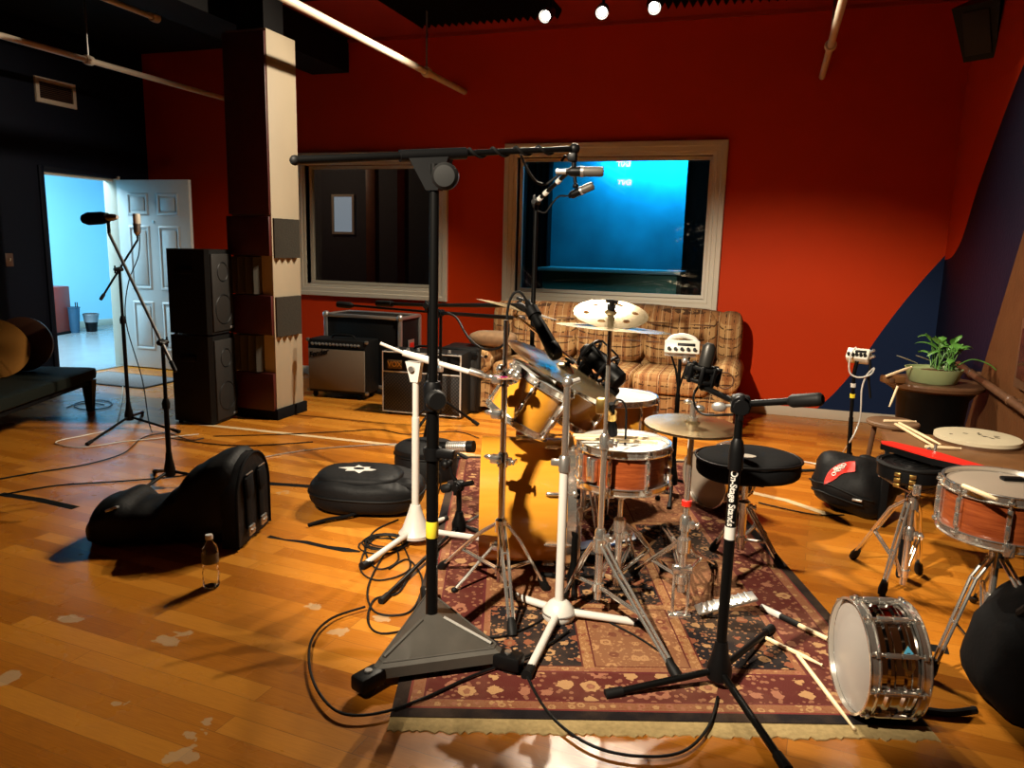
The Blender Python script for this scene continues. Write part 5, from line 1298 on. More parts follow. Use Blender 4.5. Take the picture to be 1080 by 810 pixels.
# the thick black microphone over the ride
p0=at(556,318,3.22); p1=at(583,368,3.10); d=(p1-p0)
tm=T('dynamic_microphone','thick black microphone slanting down over the ride cymbal from the upper boom','microphone',p0)
O=frame(p0,d); L=d.length
mb=MB(O); mb.lathe([(0,0),(.013,0),(.016,.02),(.026,L*.5),(.030,L*.98),(0,L)],20); tm.p('body',mb,M['black'])
mb=MB(O); mb.lathe([(.031,L*.93),(.033,L*.95),(.033,L*1.10),(.026,L*1.16),(0,L*1.17)],20); tm.p('grille',mb,M['plastic'])
mb=MB(); mb.tube([e1_,p0+d*.22],.014,10); mb.tube([p0+d*.16,p0+d*.32],.031,16); tm.p('mic_clip',mb,M['plastic'])
mb=MB(); mb.tube(smoothline([p0,at(548,308,3.2),at(540,312,3.2),at(535,330,3.2),at(536,352,3.2),at(528,366,3.3),at(510,368,3.4),at(494,356,3.6),at(482,336,3.8),at(472,330,4.0)]),.006,8); tm.p('cable',mb,M['rubber'])
# the black microphone with its cradle between ride and straight stand
q=at(634,384,3.55)
tm=T('cradle_microphone','bulky black microphone in an elastic cradle before the sofa, left of the straight stand','microphone',q)
O=frame(q,(V((.75,-.2,-.55))))
mb=MB(O); mb.lathe([(0,-.12),(.025,-.12),(.042,-.10),(.046,.05),(.049,.055),(.047,.12),(.026,.14),(0,.143)],24); tm.p('body',mb,M['black'])
mb=MB(O)
for z in (-.08,.04): mb.tube([(.075*math.cos(k*PI/12),.075*math.sin(k*PI/12),z) for k in range(24)],.009,8,closed=True)
for k in range(6): mb.tube([(.085*math.cos(k*PI/3),.085*math.sin(k*PI/3),-.08),(.085*math.cos(k*PI/3+.3),.085*math.sin(k*PI/3+.3),.04)],.005,6)
tm.p('cradle',mb,M['plastic'])
mb=MB(); mb.tube([q+V((-.05,0,.03)),at(606,402,3.5),at(596,400,3.5)],.012,10); mb.lathe([(0,0),(.04,0),(.04,.03),(0,.03)],18,frame(at(605,404,3.42),(0,-1,0))); tm.p('swivel',mb,M['plastic'])
mb=MB(); mb.tube(smoothline([q+V((.05,0,-.07)),q+V((.07,.02,-.14)),q+V((.06,.1,-.3)),V((q.x+.1,q.y+.2,.012))]),.005,6); tm.p('cable',mb,M['rubber'])
mb=MB(); mb.tube([q+V((-.02,.0,-.05)),k0+V((.02,0,-.07)),k0+V((0,0,-.08))],.010,10); tm.p('clamp_arm',mb,M['plastic'])
# small black snare microphone on the straight stand
p0=at(645,432,2.80); p1=at(646,458,2.86); d=p1-p0
tm=T('snare_microphone','small black microphone clipped to the straight stand and pointing at the snare','microphone',p0)
O=frame(p0,d); L=d.length
mb=MB(O); mb.lathe([(0,-.03),(.010,-.03),(.012,0),(.016,L*.55),(.019,L*.6),(.02,L*.98),(0,L)],18); tm.p('body',mb,M['black'])
mb=MB(); qq=at(634,428,2.70); mb.tube([qq,p0+d*.2],.010,8); mb.box(qq,(.035,.03,.06),.006); mb.tube([p0+d*.1,p0+d*.35],.02,14); tm.p('mic_clip',mb,M['gold'],label='gold clamp')
mb=MB(); mb.tube(smoothline([p0,p0+V((.02,0,.04)),p0+V((.05,.03,.0)),p0+V((.04,.1,-.2))]),.004,6); tm.p('cable',mb,M['rubber'])
# ------------------------------------------------------------ black stand with lettering, front right
b=F(757,726)
t=T('microphone_stand','black boom stand with white lettering at the near right of the rug','microphone stand',b)
tripod_stand(t,b,[F(642,737),F(828,815),F(812,668)],.075,M['black'],.0115,.017,.033,hubh=.09,hubmat=M['plastic'])
kp=at(766,425,b.y); kp.x=b.x+.0
lean=at(766,425,b.y).x-b.x
zj=at(760,494,b.y).z
mb=MB(); mb.cyl(b+V((0,0,.08)),(b.x,b.y,zj),.0165,seg=20); lt=t.p('lower_tube',mb,M['black'])
mb=MB(); mb.cyl((b.x,b.y,zj-.02),(b.x,b.y,kp.z-.01),.0125,seg=18); t.p('upper_tube',mb,M['black'])
mb=MB(); mb.lathe([(.0165,-.03),(.022,-.028),(.023,.03),(.018,.06),(.0125,.07)],18,Tr(b.x,b.y,zj+.03)); t.p('height_clutch',mb,M['plastic'])
za=at(760,493,b.y).z; zb_=at(760,552,b.y).z
mb=text_mb('On-Stage Stands',.036,Matrix(),.0006,0,.0009)
xs_=[v.co.x for v in mb.bm.verts]; w=max(xs_)-min(xs_); k=(za-zb_)/w
va=math.atan2(-b.y,-b.x)
for v in mb.bm.verts:
    x,y,z=v.co; a=va+(y*.8-.002)/.0167; r_=.0168+max(z,0)*.6
    v.co=V((b.x+r_*math.cos(a),b.y+r_*math.sin(a),(za+zb_)/2-x*k))
t.p('lettering',mb,M['white'],lt,label='white lettering')
zz=at(760,560,b.y).z; mb=MB(); mb.lathe([(.0165,-.02),(.0172,-.02),(.0172,.02),(.0165,.02)],20,Tr(b.x,b.y,zz)); t.p('sticker_band',mb,M['white'],lt,label='white sticker band')
clutch(t,kp,(1,.1,0),M['plastic'],.026,1.1)
mb=MB(); mb.ball(kp+V((-.06,-.02,-.01)),.016,10,(1.4,.5,1)); mb.tube([kp+V((-.06,-.02,-.01)),kp],.005,8); t.p('wing_nut',mb,M['silver'])
eR=at(868,421,b.y-.10); eL=at(741,408,b.y+.12)
d=(kp-eR).normalized()
mb=MB(); mb.tube([eR,kp],.0105,14); mb.tube([kp,eL],.0095,12); bo=t.p('boom_arm',mb,M['steel'] if 0 else M['black'])
mb=MB(); mb.lathe([(0,0),(.013,0),(.0185,.006),(.0195,.012),(.0195,.085),(.015,.095),(.0105,.1)],18,frame(eR-d*.0,d)); t.p('counterweight',mb,M['rubber'],bo)
q=at(741,394,b.y+.14)
tm=T('cradle_microphone','black side-address microphone in a round elastic cradle above the hi-hat','microphone',q)
m0=at(739,404,q.y); m1=at(749,363,q.y); d=(m1-m0).normalized(); L=(m1-m0).length
O=frame(m0,d)
mb=MB(O); mb.lathe([(0,0),(.016,0),(.022,.01),(.022,L*.45),(0,L*.45)],20); tm.p('body',mb,M['black'])
mb=MB(O); mb.lathe([(0,L*.45),(.0215,L*.45),(.0215,L*.92),(.012,L*1.02),(0,L*1.03)],20); tm.p('grille',mb,simple('dark grille mesh',(.03,.028,.025),.4,.5,scale=200))
mb=MB(O)
for z in (.01,.05):
    mb.tube([(.047*math.cos(k*PI/12),.047*math.sin(k*PI/12),z) for k in range(24)],.007,8,closed=True)
for k in range(8):
    a=k*PI/4; mb.tube([(.047*math.cos(a),.047*math.sin(a),.01),(.024*math.cos(a+.4),.024*math.sin(a+.4),.03),(.047*math.cos(a+.8),.047*math.sin(a+.8),.05)],.0035,6)
    mb.box((.05*math.cos(a),.05*math.sin(a),.03),(.014,.012,.06),.003,RZ(a))
tm.p('cradle',mb,M['plastic'])
mb=MB(); mb.tube([eL,m0-d*.012,m0],.008,8); mb.ball(eL,.013,10); tm.p('swivel',mb,M['plastic'])
mb=MB(); mb.tube(smoothline([m0,m0+V((-.02,0,-.05)),m0+V((.01,0,-.10)),kp+V((-.02,-.02,-.03))]),.004,6); tm.p('cable',mb,M['rubber'])
# ------------------------------------------------------------ cream headphone mixers on stands
def mixer(label,P,w,h,tilt,rz,group,handle=True):
    t=T('headphone_mixer',label,'mixer',P,group); O=Tr(P)@RZ(rz)@RX(tilt)
    mb=MB(O); mb.box((0,0,h/2),(w,.07,h),.008); bd=t.p('body',mb,M['offwhite'])
    for k in range(5):
        mb=MB(O); mb.cyl((-w*.36+k*w*.18,-.034,h*.30),(-w*.36+k*w*.18,-.056,h*.30),.0105,.009,12); t.p('knob',mb,M['black'],bd)
    mb=MB(O); mb.box((w*.12,-.036,h*.66),(w*.5,.006,.016),.002); t.p('slot',mb,M['plastic'],bd)
    if handle:
        mb=MB(O); mb.tube(smoothline([(-w*.42,0,h*.9),(-w*.30,0,h*1.25),(0,0,h*1.42),(w*.28,0,h*1.25),(w*.42,0,h*.9)],6),.014,10); t.p('handle',mb,M['white'],bd)
    else:
        mb=MB(O); mb.tube([(w*.5,0,h*.4),(w*.72,-.02,h*.5)],.009,8); mb.tube([(w*.45,-.02,h*.75),(w*.7,-.05,h*.8)],.009,8); t.p('jack_plug',mb,M['silver'],bd)
    return t,O
P=at(719,374,4.25)
t,O=mixer('cream headphone mixer with an arched handle on a stand before the sofa',P,.19,.075,R(-18),R(4),'headphone mixers')
b=V((P.x-.01,P.y+.03,0))
t=T('music_stand','dark stand legs holding up the cream mixer in front of the sofa','stand',b,'stands of the headphone mixers')
tripod_stand(t,b,three(b,.27,.6),.10,M['black'],.009,.014,.026)
zz=at(712,415,b.y).z
mb=MB(); mb.cyl(b+V((0,0,.1)),(b.x,b.y,zz),.0135); t.p('lower_tube',mb,M['black'])
mb=MB(); mb.cyl((b.x,b.y,zz),(b.x,b.y,P.z-.03),.010); mb.tube([(b.x-.055,b.y,P.z+.0),(b.x-.02,b.y,P.z-.09),(b.x,b.y,zz+.02)],.006,8); mb.tube([(b.x+.055,b.y,P.z+.0),(b.x+.03,b.y,P.z-.09),(b.x,b.y,zz+.02)],.006,8); t.p('upper_fork',mb,M['black'])
mb=MB(); mb.box((b.x,b.y,P.z-.006),(.17,.05,.012),.003); mb.ball((b.x+.03,b.y-.035,P.z-.03),.02,10); t.p('tray',mb,M['silver'])
b=F(893,505); 
P=at(904,381,b.y); 
t,O=mixer('cream headphone mixer with plugged cables on the stand before the navy wave',P,.13,.075,R(-35),R(-20),'headphone mixers',False)
t=T('microphone_stand','black stand with yellow tape before the navy wave, holding a cream mixer','microphone stand',b)
tripod_stand(t,b,[F(838,499),F(930,515),b+V((.06,.28,0))],.07,M['black'],.010,.015,.028)
tp=at(901,392,b.y); mb=MB(); mb.tube([b+V((0,0,.08)),b.lerp(tp,.55)+V((0,0,.04*.45))],.0135,14); t.p('lower_tube',mb,M['black'])
mb=MB(); mb.tube([b.lerp(tp,.52),tp],.0105,12); mb.tube([tp,P],.012,10); t.p('upper_tube',mb,M['black'])
for py in (406,417):
    q=b.lerp(tp,(505-py)/(505-392)); d=(tp-b).normalized(); mb=MB(); mb.tube([q-d*.012,q+d*.012],.0155,14); t.p('tape_band',mb,M['yellow'] if py==417 else M['white'],label='tape band')
q=at(913,372,b.y-.05); mb=MB(); mb.tube(smoothline([at(915,372,b.y),at(918,385,b.y),at(916,395,b.y),at(918,420,b.y)]),.007,8); t.p('hanging_plug',mb,M['rubber'])
def cable(name,label,pts,r=.004,mat=None,group='cables on the floor',n=6):
    P=smoothline(pts,n); mb=MB(); mb.tube(P,r,7)
    c=P[0]; return solo(name,mb,mat or M['rubber'],label,'cable',c,group)
def fl(*px,z=.006): return [F(x,y,z) for x,y in px]
cable('cable','white cable hanging in loops from the mixer stand before the navy wave',[at(903,366,b.y-.05),at(897,375,b.y-.06),at(896,392,b.y-.05),at(905,398,b.y-.06),at(918,395,b.y-.05),at(922,388,b.y-.05),at(914,396,b.y-.04),at(909,410,b.y-.03),at(908,430,b.y-.02),at(906,445,b.y),at(897,465,b.y-.03)]+fl((880,487),(860,489),(800,477),(770,475)),.005,M['white'])
# ------------------------------------------------------------ plant on its round table, boards, sticks
tc=at(985,402,5.2)
t=T('round_table','dark round table with a worn wooden rim in the navy corner','table',(tc.x,tc.y,0))
mb=MB(); mb.lathe([(0,-.045),(.25,-.045),(.275,-.03),(.28,-.01),(.27,0),(0,0)],48,Tr(tc)); t.p('tabletop',mb,M['darkwood'])
mb=MB(); mb.lathe([(0,0),(.25,0),(.26,.02),(.23,.05),(.19,.15),(.18,.28),(.20,tc.z-.10),(.24,tc.z-.047),(0,tc.z-.047)],40,Tr(tc.x,tc.y,0)); t.p('pedestal',mb,M['black'])
pp=tc+V((-.02,-.06,0))
t=T('potted_plant','leafy plant in a wide pale green bowl on the dark round table','plant',pp)
mb=MB(Tr(pp)@Matrix.Diagonal((1.15,1,1,1))); mb.lathe([(0,0),(.105,0),(.115,.008),(.138,.085),(.14,.09),(.133,.09),(.129,.078),(0,.073)],40); t.p('bowl',mb,M['potgreen'])
mb=MB(Tr(pp)@Matrix.Diagonal((1.13,1,1,1))); mb.lathe([(0,.078),(.129,.073)],28); t.p('soil',mb,M['darkwood'])
random.seed(11)
def leaf(mb,base,d,L,w,droop):
    d=V(d).normalized(); s=d.cross(uz); s=s.normalized() if s.length>.05 else ux
    up=s.cross(d)
    def P(u,v):
        x=L*u; ww=w*math.sin(PI*min(1,u*1.02+.01))**.8*(v-.5)*2
        return base+d*x+s*ww+up*(-abs(v-.5)*w*.5)-uz*droop*u*u*L
    mb.grid(P,8,4)
for k in range(26):
    a=random.uniform(0,2*PI); el=random.uniform(.1,1.2); L=random.uniform(.07,.16)
    st0=pp+V((random.uniform(-.02,.10),random.uniform(-.06,.06),.085)); d=V((math.cos(a)*math.cos(el),math.sin(a)*math.cos(el),math.sin(el)))
    h=random.uniform(.03,.14)
    mb=MB(); tip=st0+d*.05+uz*h; mb.tube([st0,st0+uz*h*.5+d*.01,tip],.003,6); stm=t.p('stem',mb,M['green'])
    mb=MB(); leaf(mb,tip,d,L,random.uniform(.018,.032),random.uniform(.2,.9)); t.p('leaf',mb,M['green'],stm,ang=80)
for (a1,b1,lab) in (((946,373),(968,383),'upper'),((966,373),(981,380),'short')):
    p0=at(*a1,pp.y-.16); p1=at(*b1,pp.y-.05); mb=MB(); leaf(mb,p1,(p0-p1),(p0-p1).length,.013,.05); t.p('leaf',mb,simple('dry leaf',(.55,.52,.36),.6),label='dry pale leaf')
mb=MB(); mb.tube(smoothline([pp+V((.10,-.02,.10)),pp+V((.18,-.05,.16)),pp+V((.27,-.06,.14)),pp+V((.33,-.06,.09))]),.0035,6); t.p('trailing_stem',mb,M['green'])
q=at(943,394,tc.y-.22)
t=T('wooden_block','worn brown wooden block lying on the left edge of the round table','block',(q.x,q.y,tc.z))
mb=MB(); mb.box((q.x,q.y+.03,tc.z+.022),(.13,.07,.044),.012,RZ(R(20))); t.p('block',mb,M['woodtop'])
mb=MB(); mb.box((q.x-.01,q.y-.01,tc.z+.02),(.03,.02,.03),.006,RZ(R(20))); t.p('knob',mb,M['darkwood'])
s0=at(937,401,tc.y-.27); s1=at(958,382,tc.y-.13)
s0=V((q.x-.05,q.y-.05,tc.z+.048)); s1=V((q.x+.10,q.y+.06,tc.z+.10))
stick(s0,s1,'pale stick leaning against the green bowl on the round table',.008)
# low board with sticks
q=at(942,444,4.8)
t=T('low_stool','small low wooden stool below the round table','stool',(q.x,q.y,0))
mb=MB(); mb.lathe([(0,-.028),(.13,-.028),(.142,-.018),(.142,-.006),(.135,0),(0,0)],36,Tr(q)); t.p('seat',mb,simple('grey brown board',(.16,.085,.04),.6,var=.4,scale=14))
for k in range(3):
    a=.5+k*2*PI/3; mb=MB(); mb.tube([q+V((.10*math.cos(a),.10*math.sin(a),-.028)),(q.x+.14*math.cos(a),q.y+.14*math.sin(a),0)],.015,10); t.p('leg',mb,M['darkwood'])
stick(V((q.x-.06,q.y-.06,q.z+.008)),V((q.x+.12,q.y-.0,q.z+.008)),'pale stick lying across the small low stool',.008)
stick(at(947,407,4.92),at(938,429,4.86),'pale stick standing between the low stool and the round table',.007)
# ------------------------------------------------------------ brown bench table with drum head, frame drum, sticks
bt=F(1000,463,.50)
TZ=.50
t=T('work_table','low brown board table by the right wall under the tan drum head','table',(.95,3.5,0))
c00=F(936,464,TZ); 
x0,x1,y0,y1=c00.x+.0,1.26,c00.y-.52,c00.y+.22
mb=MB(); mb.box2((x0,y0,TZ-.035),(x1,y1,TZ),.006); t.p('tabletop',mb,M['woodtop'])
for x in (x0+.04,x1-.04):
    for y in (y0+.04,y1-.04): mb=MB(); mb.box((x,y,(TZ-.035)/2),(.035,.035,TZ-.035),.005); t.p('leg',mb,M['blackmat'])
mb=MB(); mb.box2((x0+.04,y1-.06,TZ-.11),(x1-.04,y1-.04,TZ-.035),.003); mb.box2((x0+.04,y0+.04,TZ-.11),(x1-.04,y0+.06,TZ-.035),.003); t.p('apron',mb,M['darkwood'])
c=F(1031,459,TZ+.04); c=F(1031,459,TZ+.035)
RR=.185
t=T('frame_drum','wide tan drum head in a brown hoop lying on the board table','drum',(c.x,c.y,TZ))
mb=MB(Tr(c.x,c.y,TZ)); hh=c.z-TZ; mb.lathe([(RR-.012,0),(RR,0),(RR,hh-.006),(RR-.012,hh-.006),(RR-.012,0)],56); t.p('shell',mb,M['darkwood'])
mb=MB(Tr(c.x,c.y,TZ)); mb.lathe([(0,hh),(RR*.9,hh),(RR+.002,hh-.003),(RR+.003,hh-.02),(RR,hh-.02)],56); hd=t.p('batter_head',mb,M['tanhead'])
for k in range(9):
    a=random.uniform(0,6.28); r_=random.uniform(.02,.15); p=V((c.x+r_*math.cos(a),c.y+r_*math.sin(a),c.z+.0008)); mb=MB(); mb.prism([(random.uniform(.004,.02)*math.cos(j*1.26),random.uniform(.003,.007)*math.sin(j*1.26)) for j in range(5)],0,.0008,Tr(p)@RZ(a)); t.p('mark',mb,M['blackmat'],hd,label='black smudge')
stick(F(948,446,TZ+.009),F(992,469,TZ+.009),'upper drumstick of the pair lying on the board table',.0078)
stick(F(944,447,TZ+.009),F(984,470,TZ+.009),'lower drumstick of the pair lying on the board table',.0078)
stick(F(975,471,TZ+.009),F(1014,473,TZ+.009),'short drumstick end lying before the tan drum head',.0075)
# red-topped case slanting across
r0=F(929,465,.60); r1=F(1046,494,.60)
d=(r1-r0).normalized(); s=V((-d.y,d.x,0)); L=(r1-r0).length
zt=.60
o2=[(0,.0),(.02,-.03),(L*.55,-.065),(L*.86,-.045),(L,.0),(L*.88,.012),(L*.5,.045),(.03,.035)]
t=T('red_case','long red-topped tapering black case laid across the snare stand and the table','case',r0-V((0,0,zt)) if 0 else (r0.x,r0.y,zt-.06))
m=Matrix((d,s,uz)).transposed().to_4x4(); m.translation=V((r0.x,r0.y,zt))
mb=MB(m); mb.prism(o2,-.028,-.004); t.p('body',mb,M['plastic'])
mb=MB(m); mb.prism([(x*.995+.002,y*.94) for x,y in o2],-.004,.002); t.p('red_top',mb,M['red'],label='bright red top')
# ------------------------------------------------------------ right snare on its stand and practice drum
S=F(1062,513,.66); rs=.175; hs=.145
sb2=V((S.x,S.y,0))
t=T('snare_drum','red-brown wooden snare drum with a clear grey head at the right frame edge','drum',(S.x,S.y,S.z-hs),'snare drums')
drum(t,Tr(S.x,S.y,S.z-hs)@RX(R(0)),rs,hs,M['bubinga'],M['mudhead'],M['greyhead'],8,a0=R(-100))
mb=MB(); mb.box(F(1018,493,S.z+.004),(.035,.02,.006),.002); t.p('blue_gel',mb,M['blue'],label='blue damping gel')
mb=MB(); q=F(1068,505,S.z+.008); mb.box(q,(.07,.03,.012),.004,RZ(R(15))); t.p('damper_clip',mb,M['plastic'])
stick(F(1015,512,S.z+.026),F(1052,527,S.z+.026),'short drumstick resting on the rim of the snare at the right edge',.0078)
snare_stand(sb2,S.z-hs-.012,[F(980,716),F(1026,636),sb2+V((.14,-.18,0))],'chrome stand under the snare drum at the right frame edge',rs,.42)
pc=F(962,488,.56); 
t=T('practice_drum','small black practice drum on a chrome stand before the red case','drum',(pc.x,pc.y,pc.z-.10))
mb=MB(Tr(pc.x,pc.y,pc.z-.10)); mb.lathe([(0,.03),(.112,.03),(.125,.042),(.127,.085),(.124,.098),(.113,.102),(.108,.094),(0,.092)],44); t.p('body',mb,M['plastic'])
mb=MB(Tr(pc.x,pc.y,pc.z)); mb.tube([(.125*math.cos(k*PI/20),.125*math.sin(k*PI/20),-.004) for k in range(40)],.008,8,closed=True); t.p('rim',mb,M['rubber'])
for r_ in (.04,.07,.1):
    mb=MB(Tr(pc.x,pc.y,pc.z-.007)); mb.tube([(r_*math.cos(k*PI/16),r_*math.sin(k*PI/16),0) for k in range(32)],.0025,6,closed=True); t.p('ridge',mb,M['plastic'])
q=F(970,478,pc.z+.012); mb=MB(); mb.tube([q+V((-.08,.0,0)),q,q+V((.03,-.02,.03)),q+V((.05,-.03,-.01))],.007,8)
for k in range(4): mb.ball(q+V((-.03+.025*k,-.01*k,.008)),.011,8)
mb.tube([q+V((.05,-.03,.05)),q+V((.045,-.04,-.04))],.006,8)
t.p('clamp',mb,M['chrome'])
pbv=V((pc.x+.02,pc.y,0))
for k,px in enumerate((938,949)):
    for j in range(3):
        a_=math.atan2(-pc.y,-pc.x)-.35+.42*k; mb=MB(); mb.box((pc.x+.128*math.cos(a_),pc.y+.128*math.sin(a_),pc.z-.070+.022*j),(.016,.024,.016),.003,RZ(a_)); t.p('gold_lug',mb,M['gold'],label='gold tension lug')
t=snare_stand(pbv,pc.z-.082,[F(900,590),F(930,628),pbv+V((.10,.24,0))],'chrome tripod under the small black practice drum',.125,.40)
# ------------------------------------------------------------ chrome snare on the floor
c=F(925,690,.183)
ax_=(F(965,690,.183)-F(893,683,.183)); ax_.z=0; ax_=(V((.93,.25,0))).normalized()
h=.142; r=.160
t=T('snare_drum','chrome snare drum standing on its side on the floorboards','drum',(c.x,c.y,0),'snare drums')
O=frame(c+ax_*h/2+V((0,0,0)),-ax_,uz); O.translation=V((c.x,c.y,r+.016))+ax_*h/2
mir=simple('mirror chrome shell',(.62,.58,.54),.06,1,var=.02)
drum(t,O,r,h,mir,M['greyhead'],M['greyhead'],10,snare=False,rings=(.047,.094),a0=.2)
bd=V((0,-1,.12)); 
q=O@V((0,0,h*.33)); dirc=(CAM-q); dirc=(dirc-dirc.dot(ax_)*ax_).normalized(); dirc=(dirc+V((0,0,-.05))).normalized()
m=frame(q+dirc*(r+.0015),dirc,ax_)
mb=MB(m); mb.prism([(0,.042),(.016,.018),(.017,-.018),(0,-.042),(-.017,-.018),(-.016,.018)],0,.002); bg=t.p('badge',mb,M['gold'],label='blue and gold badge')
mb=MB(m); mb.prism([(0,.040),(.015,.017),(.016,.002),(-.016,.002),(-.015,.017)],.002,.003); t.p('badge_top',mb,simple('sky blue enamel',(.10,.45,.70),.3),bg)
mb=MB(O); mb.box((-(r+.012),.03,h*.5),(.03,.04,h*.7),.006); mb.tube([(-(r+.01),.05,-.03),(-(r+.02),.05,h*.3)],.006,8); t.p('throw_off',mb,M['chrome'])
# sticks and brush on the rug
stick(F(806,672,.018),F(868,702,.018),'pale drumstick lying flat on the rug before the chrome snare')
stick(F(841,690,.02),F(902,770,.012),'pale drumstick pointing across the rug edge at the frame bottom')
a=F(803,640,.02);b=F(873,674,.02); d=(b-a).normalized()
t=T('drum_brush','rod with a white and black grip lying on the rug beside the sticks','drum brush',a)
mb=MB(); mb.tube([a+d*.16,b],.0085,10); t.p('rod',mb,M['stick'])
mb=MB(); mb.tube([a+d*.09,a+d*.17],.0115,12); t.p('grip',mb,M['rubber'],label='black grip')
mb=MB(); mb.tube([a,a+d*.09],.0125,12)
t.p('handle',mb,M['white'],label='white handle')
# ------------------------------------------------------------ backpack with red patch
p=F(900,552); p.y+=.20; 
t=T('backpack','black backpack with a red patch slumped behind the practice drum','bag',p)
O=Tr(p+V((.0,0,.150)))@RZ(R(-20))@RY(R(9))@RX(R(-22))
RB3=(.215,.19,.15)
def lump(q): 
    n=noise.noise(q*7+V((3,1,0)))*.03+noise.noise(q*17)*.013; return q+q.normalized()*n
mb=MB(); mb.super(O,RB3,.7,.75,40,22,lump); t.p('body',mb,M['nylon'],ang=60)
mb=MB(); mb.super(O@Tr(.11,.04,.10),(.13,.12,.09),.7,.7,30,16,lump); t.p('top_pocket',mb,M['nylon'],ang=60)
sg=lambda a,e:(abs(a)**e)*(1 if a>=0 else -1)
def surf(u,v,k=1.03):
    a=2*PI*u; bb=PI*(v-.5); cb=sg(math.cos(bb),.7)
    q=V((RB3[0]*cb*sg(math.cos(a),.75),RB3[1]*cb*sg(math.sin(a),.75),RB3[2]*sg(math.sin(bb),.7)))
    return O@(lump(q)*k)
def near(px,py):
    best=None
    for i in range(120):
        for j in range(20,60):
            q=surf(i/120,j/60); c_=ROT.transposed()@(q-CAM)
            if (q-CAM).dot(q-(O.translation))>0: continue
            x=540+FPX*c_.x/-c_.z; y=405-FPX*c_.y/-c_.z; dd_=(x-px)**2+(y-py)**2
            if best is None or dd_<best[0]: best=(dd_,i/120,j/60)
    return best
cor=[near(*q) for q in ((869,511),(873,500),(902,487),(903,498))]
mb=MB()
def patch(u,v):
    a=[(c_[1],c_[2]) for c_ in cor]
    x=(1-u)*((1-v)*a[0][0]+v*a[1][0])+u*((1-v)*a[3][0]+v*a[2][0]); y=(1-u)*((1-v)*a[0][1]+v*a[1][1])+u*((1-v)*a[3][1]+v*a[2][1])
    return surf(x,y,1.045)
mb.grid(patch,12,8); pt=t.p('red_patch',mb,M['red'],label='red patch with white scribble')
mb=MB()
for k,(u,v) in enumerate(((.35,.35),(.42,.5),(.38,.66),(.52,.4),(.56,.6),(.64,.52),(.68,.7))):
    q=patch(u,v); n_=(q-O.translation).normalized(); mm=frame(q+n_*.003,n_); mb.tube([mm@V((.011*math.cos(j*PI/5),.008*math.sin(j*PI/5),0)) for j in range(10)],.003,6,closed=True)
t.p('white_scribble',mb,M['white'],pt)
for k in range(2):
    mb=MB(); mb.tube([surf(.5+.02*k+i*.025,.32+.1*k+.01*math.sin(i),1.03) for i in range(14)],.005,6); t.p('zip',mb,M['rubber'])
mb=MB(); q=near(905,528); qq=surf(q[1],q[2],1.05); mb.box(qq,(.05,.02,.012),.004,RZ(R(-20))); t.p('logo_tag',mb,M['silver'],label='small silver mark')
# ------------------------------------------------------------ big black bag at the lower right corner
p=F(1062,765); p=V((p.x+.19,p.y+.12,0))
t=T('soft_bag','big soft black bag cut by the lower right corner of the picture','bag',p)
O=Tr(p+V((0,0,.20)))
def lump2(q):
    n=noise.noise(q*5)*.035+noise.noise(q*12)*.012; q=q+q.normalized()*n
    return V((q.x+.10*(q.z/.2 if q.z>-.1 else -.5)*.5,q.y,max(q.z,-.196)))
mb=MB(); mb.super(O,(.27,.24,.23),.75,.8,44,24,lump2); t.p('body',mb,M['blackmat'],ang=70)
mb=MB(); mb.tube(smoothline([O@V((-.20,-.12,.16)),O@V((-.16,-.20,.24)),O@V((0,-.24,.24)),O@V((.08,-.18,.20))]),.014,8); t.p('handle',mb,M['nylon'])
mb=MB(); mb.tube(smoothline([O@V((-.27,-.1,-.18)),F(1000,752,.012),F(968,748,.012)]),.012,8); t.p('strap',mb,M['nylon'])
# ------------------------------------------------------------ cables on the floor
cable('cable','black cable looping from the big stand along the near rug edge',fl((545,690),(570,740),(600,772),(640,792),(690,798),(725,790),(748,765),(757,735),z=.016),.0045)
cable('cable','black cable curving round the front of the wheeled base',fl((385,640),(350,652),(330,672),(326,700),(336,730),(360,752),(400,752),(450,735),(500,712),(560,690),(600,665),z=.02),.0045)
cable('cable','black cable in loops between the white stand and the big stand',fl((430,555),(405,585),(388,620),(395,645),(425,648),(440,635),(445,610),(430,590),(410,600)),.004)
cable('cable','black cable tangled in tight loops left of the white stand foot',fl((420,548),(395,560),(385,580),(398,600),(420,590),(410,565),(390,572),(380,600),(400,612),(432,600),(425,575)),.0038)
cable('cable','black cable sweeping from the white stand over the floor to the rug corner',fl((435,600),(420,625),(395,632),(388,655),(402,668),(440,662)),.004)
cable('cable','thin black cable crossing the floor behind the black bag',fl((0,590),(30,580),(80,575),(160,560),(300,520)) if 0 else fl((0,522),(60,512),(120,508),(190,502),(240,492)),.004)
cable('cable','black cable sweeping left from the floor behind the rear stand',fl((0,505),(40,498),(90,490),(130,478),(150,462),(175,457),(200,464),(215,462)),.004)
cable('cable','pale cable coiled round the foot of the rear microphone stand',fl((130,400),(128,425),(120,450),(95,458),(65,464),(60,468),(85,472),(130,466),(170,462),(210,458)) ,.004,M['offwhite'])
cable('cable','long thin cable lying from the post to the flat backpack',fl((225,460),(300,458),(360,455),(400,453),(430,458),(480,455),(505,462)),.0035)
cable('cable','grey cable along the floor in front of the post',fl((230,492),(290,480),(330,474),(380,470),(430,468)),.004,M['silver'])
cable('cable','small coil of cable on the floor behind the bench leg',fl((70,430),(85,424),(105,422),(118,425),(112,430),(90,432),(78,428),(95,425),(110,427)),.004)
cable('cable','pale cable on the floor right of the drum throne',fl((790,478),(830,484),(862,490),(880,500)),.004,M['offwhite'])
cable('cable','dark cable on the floor right of the drum throne',fl((800,530),(830,537),(862,543),(890,543)),.004)
